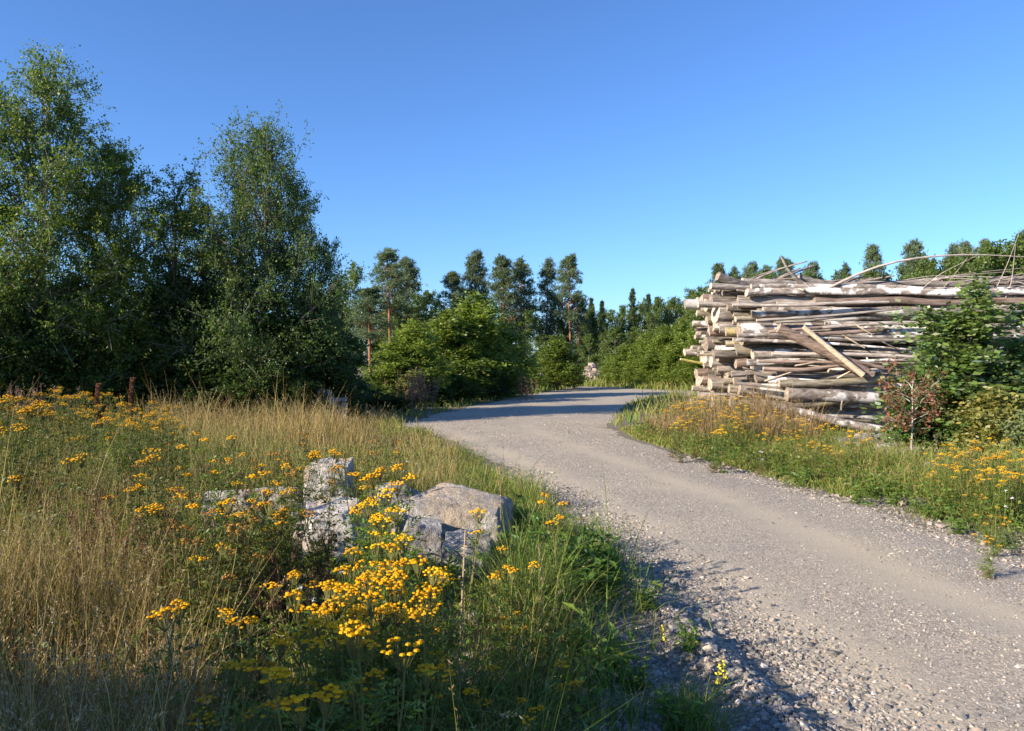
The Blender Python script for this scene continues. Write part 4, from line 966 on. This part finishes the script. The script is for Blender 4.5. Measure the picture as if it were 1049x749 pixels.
# leafy green herbs near the gravel
def herb(seed,H,n,leaf,col,name='nettle_plant'):
    rg = np.random.default_rng(seed); root = empty(name); sb, lb = MB(), MB()
    base = np.concatenate([rg.normal(0,.05,(n,2)),np.full((n,1),-.02)],1); d = nrm(np.concatenate([rg.normal(0,.25,(n,2)),np.ones((n,1))],1)); L = H*rg.uniform(.6,1.05,n)
    p = poly(base,d,L,np.zeros((n,3)),5,rg,.01); v,q = tubes(p,np.linspace(.004,.002,5)[None]*np.ones((n,1)),4); sb.add(v,q,(.12,.14,.04))
    m = 16; al = sample(p,np.linspace(.15,1,m)[None]*np.ones((n,1))).reshape(-1,3); a = rg.uniform(0,6.28,n*m); dd = nrm(np.stack([np.cos(a),np.sin(a),rg.uniform(-.2,.7,n*m)],1))
    v,q,c = leaves(rg,al,leaf*rg.uniform(.6,1.2,n*m),vary(rg,n*m,col,.18,.08),.38,1.2,dd,True); lb.add(v,q,c)
    sb.build('stem',M['stem'],root); lb.build('foliage',M['leaf'],root); kids(root); root['h']=H; return root
HB = [herb(721,.36,6,.10,(.09,.18,.038)),herb(722,.3,7,.085,(.14,.225,.042)),herb(723,.25,5,.07,(.12,.20,.038))]
rq = np.random.default_rng(9)
for i in range(20):
    px = rq.uniform(520,625); Y = np.interp(px,[520,625],[6.6,5.8])+rq.normal(0,.35); pr = HB[0]; s = rq.uniform(.7,1.25)
    place(pr,P(px,Y),rq.uniform(0,6),s,s,0,'leafy green nettle in the patch right of the brown boulder','nettle','nettles by the boulder')
for px,py,s,lab in [(600,700,1.3,'broad-leaved pale green herb at the gravel edge, bottom middle'),(625,690,1.0,'smaller leafy herb right of the broad-leaved pale one'),(575,672,1.1,'upright leafy herb behind the broad-leaved pale one'),(660,625,.7,'low green weed growing in the coarse gravel'),(708,668,.6,'tiny weed on the gravel by the yellow toadflax'),(500,745,1.1,'leafy herb at the bottom edge in the shade'),(648,700,.6,'low weed in the dark gravel hollow'),(690,740,.7,'green weed at the bottom edge beside the grass tuft')]:
    Y = CAMZ*F/(py-HY)*.97; place(HB[1],P(px,Y),px,s,s*1.05,0,lab,'weed','weeds at the gravel edge')
for px,py,s in [(300,590,.8),(322,598,.9),(345,600,.7),(368,585,.8),(392,600,.9),(415,590,.7),(438,600,.8),(455,606,.9),(470,590,.8),(500,585,.9),(512,570,.9),(250,572,.8),(228,566,.7),(275,580,.8)]:
    Y = CAMZ*F/(py-HY); place(HB[1],P(px,Y),px,s,s*1.1,0,'leafy green weed at the foot of the boulders in the meadow','weed','weeds at the foot of the boulders')
for i in range(46):
    y = rq.uniform(5,13); x = float(XR(y))+abs(rq.normal(.15,.6)); s = rq.uniform(.4,1.1)
    place(HB[2],(x,y,float(g(x,y))),rq.uniform(0,6),s,s*1.3,0,'low weed on the bare right shoulder of the road','weed','weeds on the right shoulder')
# yellow toadflax on the gravel
def toadflax(seed):
    rg = np.random.default_rng(seed); root = empty('toadflax_plant'); sb, fb = MB(), MB()
    p = poly(np.array([[0,0,-.01]]),np.array([[0,0,1.]]),np.array([.26]),np.array([[.02,0,0]]),5); v,q = tubes(p,np.full((1,5),.0025),4); sb.add(v,q,(.12,.17,.05))
    al = sample(p,rg.uniform(.1,.6,(1,26)))[0]; v,q,c = leaves(rg,al,np.full(26,.04),vary(rg,26,(.12,.18,.05)),.15,.5); sb.add(v,q,c)
    al = sample(p,rg.uniform(.62,1,(1,26)))[0]+rg.normal(0,.007,(26,3)); v,q,c = leaves(rg,al,np.full(26,.02),vary(rg,26,(.85,.72,.06),.08,.05),.8,.2); fb.add(v,q,c)
    sb.build('stem',M['leaf'],root); fb.build('flower_heads',M['petal'],root); kids(root); return root
TF = toadflax(731)
for px,py,lab in [(681,680,'lone yellow toadflax on the coarse gravel'),(735,728,'left one of two yellow toadflax by the bottom grass tuft'),(744,726,'right one of two yellow toadflax by the bottom grass tuft')]:
    place(TF,P(px,CAMZ*F/(py-HY)),px,.8,.8,0,lab,'toadflax','toadflax on the gravel')
# small white flowers
def daisy(seed):
    rg = np.random.default_rng(seed); root = empty('white_flower'); sb, fb = MB(), MB(); n = 3
    base = np.concatenate([rg.normal(0,.03,(n,2)),np.full((n,1),-.01)],1); d = nrm(np.concatenate([rg.normal(0,.2,(n,2)),np.ones((n,1))],1))
    p = poly(base,d,rg.uniform(.3,.5,n),np.zeros((n,3)),4); v,q = tubes(p,np.full((n,4),.002),3); sb.add(v,q,(.14,.17,.06))
    for i in range(n):
        tip = p[i,-1]; a = np.arange(14)*.449; dd = np.stack([np.cos(a),np.sin(a),np.full(14,.15)],1); v,q,c = leaves(rg,np.repeat(tip[None],14,0),np.full(14,.022),np.full((14,3),.75),.45,2.,nrm(dd)); fb.add(v,q,c)
    sb.build('stem',M['stem'],root); fb.build('petals',M['petal'],root); kids(root); return root
DZ = daisy(741)
for px,py,lab in [(411,478,'white flower head at the back of the tall tansy clump'),(782,462,'white flower in the grass of the right verge'),(704,405,'white flower head at the left end of the right verge'),(1018,494,'white flower by the tansy near the right edge'),(1030,505,'second white flower near the right edge'),(326,590,'white flower low among the tansy below the pale boulder')]:
    Y = (CAMZ-.42)*F/(py-HY); place(DZ,P(px,Y),px,1,1,0,lab,'flower','white flowers')

# ------------------------------------------------------------------ grass
def blades(rg, pos, H, W, lean, bend, col, tipcol=None, seg=3):
    n = len(pos); s = np.linspace(0,1,seg+1)
    a = rg.uniform(0,6.28,n); ld = np.stack([np.cos(a),np.sin(a),np.zeros(n)],1)
    ln = np.abs(rg.normal(0,lean,n)); bd = np.abs(rg.normal(0,bend,n))
    c = pos[:,None]+np.array([0,0,1.])*(H[:,None]*(s-.22*bd[:,None]*s**3))[...,None]+ld[:,None]*(H[:,None]*(ln[:,None]*s+bd[:,None]*s**2.4))[...,None]
    b = rg.uniform(0,6.28,n); sd = np.stack([np.cos(b),np.sin(b),np.zeros(n)],1)
    w = W[:,None]*np.array([1,.85,.6,.12][:seg+1] if seg==3 else np.linspace(1,.15,seg+1))[None]
    v = np.stack([c-sd[:,None]*w[...,None]*.5, c+sd[:,None]*w[...,None]*.5],2)
    i = np.arange(n*(seg+1)*2).reshape(n,seg+1,2)
    q = np.stack([i[:,:-1,0],i[:,:-1,1],i[:,1:,1],i[:,1:,0]],-1).reshape(-1,4)
    return v.reshape(-1,3), q, np.repeat(col,(seg+1)*2,0), c[:,-1], c[:,-2]
STRAW = [(.46,.345,.125),(.36,.26,.09),(.55,.44,.20),(.24,.17,.062)]; GREEN = [(.15,.235,.04),(.20,.275,.05),(.115,.195,.038),(.26,.28,.068)]; OLIVE = [(.27,.285,.062),(.33,.31,.085),(.19,.23,.045),(.39,.335,.125)]
rg = np.random.default_rng(21)
def scatter(n, x0,x1,y0,y1, power=1.0):
    y = y0+(y1-y0)*rg.random(n)**power; x = rg.uniform(x0,x1,n); return x,y
def fan(n, y0, y1, pxa, pxb, power=1.6):
    """points in the wedge the picture sees between two columns, denser near the camera"""
    y = y0+(y1-y0)*rg.random(n)**power; px = rg.uniform(pxa,pxb,n); return (px-CX)/F*y, y
def offroad(x,y,m=.1):
    e = edge_wob(y,1.3)
    return (x < XL(y)-m-e)|(x > XR(y)+m+e) & (y < 34)
def nz(x,y,f,s): return .5+.25*np.sin(x*f+s+1.7*np.sin(y*f*.6))+.25*np.sin(y*f*1.3-s+1.3*np.sin(x*f*.8))
ROCKS = [(-.55,6.9,.62,.5),(-1.5,6.25,.36,.4),(-1.8,7.8,.3,.3),(-2.55,7.6,.5,.35)]
def clear(x,y):
    k = np.ones(len(x),bool)
    for a,b_,c,d in ROCKS: k &= ((x-a)/c)**2+((y-b_)/d)**2 > 1
    return k
def patch(name, label, parts, mat='grass'):
    b = MB()
    for (x,y,Hm,Wm,lean,bend,cols,wts,seed_head) in parts:
        k = clear(x,y)&(rg.random(len(x)) < np.clip(.45+1.1*nz(x,y,3.1,5.1),0,1)); x,y = x[k],y[k]; n = len(x); Hm = Hm[k] if np.ndim(Hm) else Hm
        if n == 0: continue
        H = Hm*np.exp(rg.normal(0,.28,n))*(.62+.72*nz(x,y,1.9,3.3)); pxx = CX+F*x/y; H = H*np.where(x>XR(y)-.1,np.clip(.32+.55*(x-XR(y)),.3,1),1); z = g(x,y)-.01
        H = H*np.where((pxx>212)&(pxx<515)&(y>3.6)&(y<7.6),.36,1)*np.where((y<3.3)&(pxx<400),.75,1)*np.where((XL(y)-x<2.2)&(XL(y)-x>-.1)&(y>9),.55,1)*np.where((XL(y)-x<1.0)&(y<6.5)&(x<XL(y)),.6,1)
        W = Wm*rg.uniform(.7,1.4,n)*np.maximum(1,y/7)**.75
        col = pick(rg,n,cols,wts,.2,.08)
        v,q,c,tip,mid = blades(rg,np.stack([x,y,z],1),H,W,lean,bend,col); b.add(v,q,c)
        if seed_head:
            k = rg.random(n) < seed_head; t = tip[k]; m_ = mid[k]; nk = k.sum(); per = 13
            s = rg.random((nk,per))**.8*.9; d = nrm(t-m_); LL = (H[k]*.22)[:,None]
            pos = (t[:,None]-d[:,None]*(s*LL)[...,None]).reshape(-1,3)+rg.normal(0,.004,(nk*per,3))
            dirs = nrm(np.repeat(d,per,0)+rnd_unit(rg,nk*per)*.5)
            sz = np.repeat(np.maximum(1,y[k]/7)**.6,per)*rg.uniform(.010,.019,nk*per)
            v,q,c = leaves(rg,pos,sz,np.repeat(pick(rg,nk,[(.44,.33,.18),(.36,.24,.13),(.50,.42,.25)],[3,2,2],.15,.06),per,0),.28,0,dirs); b.add(v,q,c)
    o = b.build(name, M[mat]); return tag(o, label, 'grass', kind='stuff')
def sel(xy, f):
    k = f(*xy); return xy[0][k], xy[1][k]
# 1. tawny meadow grass on the left
x,y = fan(112000,1.6,24,-480,560,1.7); k = offroad(x,y,.35)&(y<24); x,y = x[k],y[k]
px = CX+F*x/y
straw_w = np.clip(nz(x,y,.9,2)*.72+(px<210)*.22*(y<8)+((y>13)&(px>150)&(px<390))*.6-(px>215)*.35*(y<8)-(px>470)*.55-((y>8.5)&(y<14)&(px<200))*.8,0,1)
keep = rg.random(len(x)) < np.where((y<7.5)&(px>205)&(px<530), .35, 1)*np.where((XL(y)-x<1.5)&(y<7), .22, 1)
x,y,px,straw_w = x[keep],y[keep],px[keep],straw_w[keep]
isS = rg.random(len(x)) < straw_w
patch('meadow_grass','tawny dry grass with feathery heads covering the left meadow',[(x[isS],y[isS],.56,.0042,.16,.28,STRAW+[(.26,.13,.06),(.20,.19,.055)],[4,3,2.6,1.4,1.3,1.2],.42)])
patch('green_grass','green and olive grass growing through the left meadow',[(x[~isS],y[~isS],.42,.0060,.22,.45,OLIVE+GREEN,[3,2,3,1.5,3,2,2,1],.06)])
# 2. fine thatch low in the meadow, 3. grass along the road edges
x,y = fan(64000,1.6,20,-480,600,1.6); k = offroad(x,y,.5); x,y = x[k],y[k]
patch('thatch','short brown thatch and dead stems low in the meadow',[(x,y,.24,.005,.5,.5,[(.22,.15,.07),(.15,.10,.05),(.30,.22,.11),(.12,.12,.035)],[3,3,2,2],0)])
y = 2.3+18*rg.random(26000)**1.5; x = XL(y)-.25-np.abs(rg.normal(0,.75,len(y))); k = offroad(x,y,.30); k &= (rg.random(len(y)) < np.clip(nz(x,y,2.3,1)*1.5-.35-.8*((y<6)&(XL(y)-x<1.1)),0,1))
patch('roadside_grass','fresh green grass fringing the left edge of the road',[(x[k],y[k],.27,.006,.25,.5,GREEN+OLIVE,[4,3,3,2,1,1,1,1],.05)])
x = rg.normal(.25,.32,3800); y = rg.normal(5.7,.45,3800); patch('lush_grass','lush bright green grass right of the brown boulder',[(x,y,.38,.007,.2,.5,GREEN,[4,4,2,2],.02)])
b1 = []
for px_,py_,n_,h_ in [(715,752,260,.28),(703,730,120,.24),(545,735,160,.3),(590,735,140,.26),(480,740,200,.4),(528,650,260,.34),(560,612,240,.36),(650,740,80,.2)]:
    Y_ = CAMZ*F/(py_-HY); X_ = (px_-CX)/F*Y_; b1.append((X_+rg.normal(0,.07,n_),Y_+rg.normal(0,.06,n_),h_,.0055,.25,.4,GREEN+[(.30,.28,.10)],[3,3,2,2,1.4],.03))
patch('grass_tufts','separate green grass tufts on the gravel at the bottom',b1)
# 4. right verge
y = 4.0+15.2*rg.random(52000)**.75; x = XR(y)+.2+np.abs(rg.normal(0,1.6,len(y))); px = CX+F*x/y
dens = np.where(y<9.5, np.clip(nz(x,y,2.1,4)*1.3-.62+.18*(x-XR(y)),0,1), np.clip(.5+.6*(x-XR(y)),0,1)); k = (rg.random(len(y))<dens)&(y<20)&(px<1500)
x,y = x[k],y[k]; d = x-XR(y); tall = rg.random(len(x)) < np.clip((d-.6)*.8,0,.85)
pale = rg.random(len(x)) < .35
patch('verge_grass','mixed green and straw grass on the right verge below the log pile',[(x[tall],y[tall],np.where((CX+F*x[tall]/y[tall]>770)&(y[tall]>11.5),.24,.36),.0055,.18,.3,OLIVE+GREEN+STRAW[:2],[3,2,3,1.5,3,3,2,2,1.5,1],.14),(x[~tall],y[~tall],.22,.007,.3,.5,OLIVE+GREEN,[4,3,3,2,2,2,1,1],.05)])
x = rg.uniform(2.5,6.0,9000); y = rg.uniform(14.5,18.0,9000); k = offroad(x,y,.6); patch('reddish_grass','reddish brown tall grass at the left end of the right verge',[(x[k],y[k],.62,.0050,.15,.25,[(.30,.18,.10),(.26,.19,.08),(.38,.28,.14)],[3,3,2],.45)])
# 5. far verges and the forest floor
x,y = scatter(26000,-14,16,20,58); k = ~in_road(x,y)&(np.abs(x)<y*.75); x,y = x[k],y[k]; k = (x > XL(y)-8)|(x>0)
patch('far_grass','grass strips along the far stretch of the road',[(x[k],y[k],.42,.014,.2,.35,OLIVE+GREEN,[3,3,3,2,3,2,2,1],.1)])
# ground leaves: clover and small herbs
def groundleaves():
    b = MB(); 
    x,y = fan(42000,2.0,16,-380,620,1.5); k = offroad(x,y,.35)&clear(x,y); x,y = x[k],y[k]; w = nz(x,y,1.7,7); k = rg.random(len(x)) < np.clip(w*1.6-.4,0,1); x,y = x[k],y[k]
    y2 = 6+12*rg.random(16000)**.8; x2 = XR(y2)+.3+np.abs(rg.normal(0,1.3,len(y2))); x = np.concatenate([x,x2]); y = np.concatenate([y,y2]); n = len(x)
    z = g(x,y)+.02+rg.random(n)**1.5*.32
    v,q,c = leaves(rg,np.stack([x,y,z],1),rg.uniform(.025,.06,n)*np.maximum(1,y/9)**.5,pick(rg,n,GREEN+[(.16,.12,.05)],[4,3,4,2,1],.2,.1),.5,1.0); b.add(v,q,c)
    return tag(b.build('ground_cover',M['leaf']),'small leafy ground cover beneath the grass','ground cover',kind='stuff')
groundleaves()

# ------------------------------------------------------------------ the van behind the photographer (its shadow falls into the lower left)
def van():
    root = empty('camper_van',(-6.7,-.38,0),0)
    white = plain('white_van_paint',(.75,.75,.73),.35,.5); glass = plain('dark_window_glass',(.03,.035,.04),.1,.6); rub = plain('tyre_rubber',(.03,.03,.03),.8); met = plain('wheel_steel',(.4,.4,.4),.4,.5,.8)
    prof = [(-2.8,.35),(-2.85,.6),(-2.8,2.2),(-2.65,2.55),(1.2,2.6),(1.7,2.45),(2.2,1.5),(2.75,1.3),(2.85,.9),(2.8,.35)]
    b = MB(); n = len(prof); hw = 1.0
    for sx in (-1,1):
        pass
    L_ = np.array([(-hw,a,z) for a,z in prof]); R_ = np.array([(hw,a,z) for a,z in prof]); v = np.concatenate([L_,R_])
    b.add(v,np.array([(i,(i+1)%n,n+(i+1)%n,n+i) for i in range(n)]))
    b.add(L_,np.arange(n)[None]); b.add(R_,np.arange(n)[None,::-1])
    b.build('body',white,root)
    def pane(name,c):
        m = MB(); c = np.array(c,float); nn = nrm(np.cross(c[1]-c[0],c[2]-c[0])); m.add(np.concatenate([c,c+nn*.02]),np.array([(0,1,2,3),(4,5,6,7),(0,1,5,4),(1,2,6,5),(2,3,7,6),(3,0,4,7)])); m.build(name,glass,root)
    pane('windscreen',[(-.85,2.2,1.53),(.85,2.2,1.53),(.8,1.75,2.36),(-.8,1.75,2.36)])
    for s in (-1,1):
        pane('window',[(s*1.003,.9,1.5),(s*1.003,1.8,1.5),(s*1.003,1.5,2.1),(s*1.003,.9,2.1)][::s]); pane('window',[(s*1.003,-1.6,1.5),(s*1.003,.2,1.5),(s*1.003,.2,2.1),(s*1.003,-1.6,2.1)][::s])
    for sx in (-.88,.88):
        for yy in (-1.8,1.75):
            m = MB(); v,q = tubes(np.array([[(sx-.11,yy,.34),(sx-.1,yy,.34),(sx+.1,yy,.34),(sx+.11,yy,.34)]]),np.array([[.28,.34,.34,.28]]),20); m.add(v,q,smooth=True); w = m.build('wheel',rub,root)
            m = MB(); v,q = tubes(np.array([[(sx-.115,yy,.34),(sx-.112,yy,.34),(sx+.112,yy,.34),(sx+.115,yy,.34)]]),np.array([[.01,.24,.24,.01]]),16); m.add(v,q); m.build('rim',met,w)
    tag(root,'white camper van parked behind the viewpoint, its shadow in the lower left','van'); root.rotation_euler = (0,0,math.pi/2)
van()

# ------------------------------------------------------------------ light, sky, camera
EL = math.radians(22); AZ = math.atan2(-.87,-.49)      # the sun stands to the left and a little behind the camera
sd = Vector((math.sin(AZ)*math.cos(EL), math.cos(AZ)*math.cos(EL), math.sin(EL)))
L = bpy.data.lights.new('sun','SUN'); L.energy = 5.0; L.angle = math.radians(.53); L.color = (1,.87,.69)
so = bpy.data.objects.new('sun',L); COL.objects.link(so); so.rotation_euler = (-sd).to_track_quat('-Z','Y').to_euler()
w = bpy.data.worlds.new('World'); SC.world = w; w.use_nodes = True; nt = w.node_tree; nt.nodes.clear()
sky = nt.nodes.new('ShaderNodeTexSky'); sky.sky_type = 'NISHITA'; sky.sun_disc = False; sky.sun_elevation = EL; sky.sun_rotation = AZ
sky.air_density = 1.0; sky.dust_density = .2; sky.ozone_density = 4.0; sky.altitude = 100
bg = nt.nodes.new('ShaderNodeBackground'); bg.inputs[1].default_value = .096
out = nt.nodes.new('ShaderNodeOutputWorld'); nt.links.new(mixc(nt,1.0,sky.outputs[0],(.64,.84,1.13),'MULTIPLY'),bg.inputs[0]); nt.links.new(bg.outputs[0],out.inputs[0])
cam = bpy.data.cameras.new('camera'); cam.sensor_width = 36; cam.lens = F/1049*36; cam.clip_end = 4000; cam.clip_start = .05
co = bpy.data.objects.new('camera',cam); COL.objects.link(co); co.location = (0,0,CAMZ)
co.rotation_euler = (math.radians(90)-math.atan((374.5-HY)/F),0,0); SC.camera = co
vs = SC.view_settings; vs.view_transform = 'Standard'; vs.look = 'None'; vs.gamma = 1; vs.use_curve_mapping = False; vs.exposure = 1.1
SC.cycles.max_bounces = 8; SC.cycles.diffuse_bounces = 5; SC.cycles.transmission_bounces = 3; SC.cycles.glossy_bounces = 2; SC.cycles.use_denoising = True
for o in bpy.data.objects:
    for k in ('h','w'):
        if k in o: del o[k]
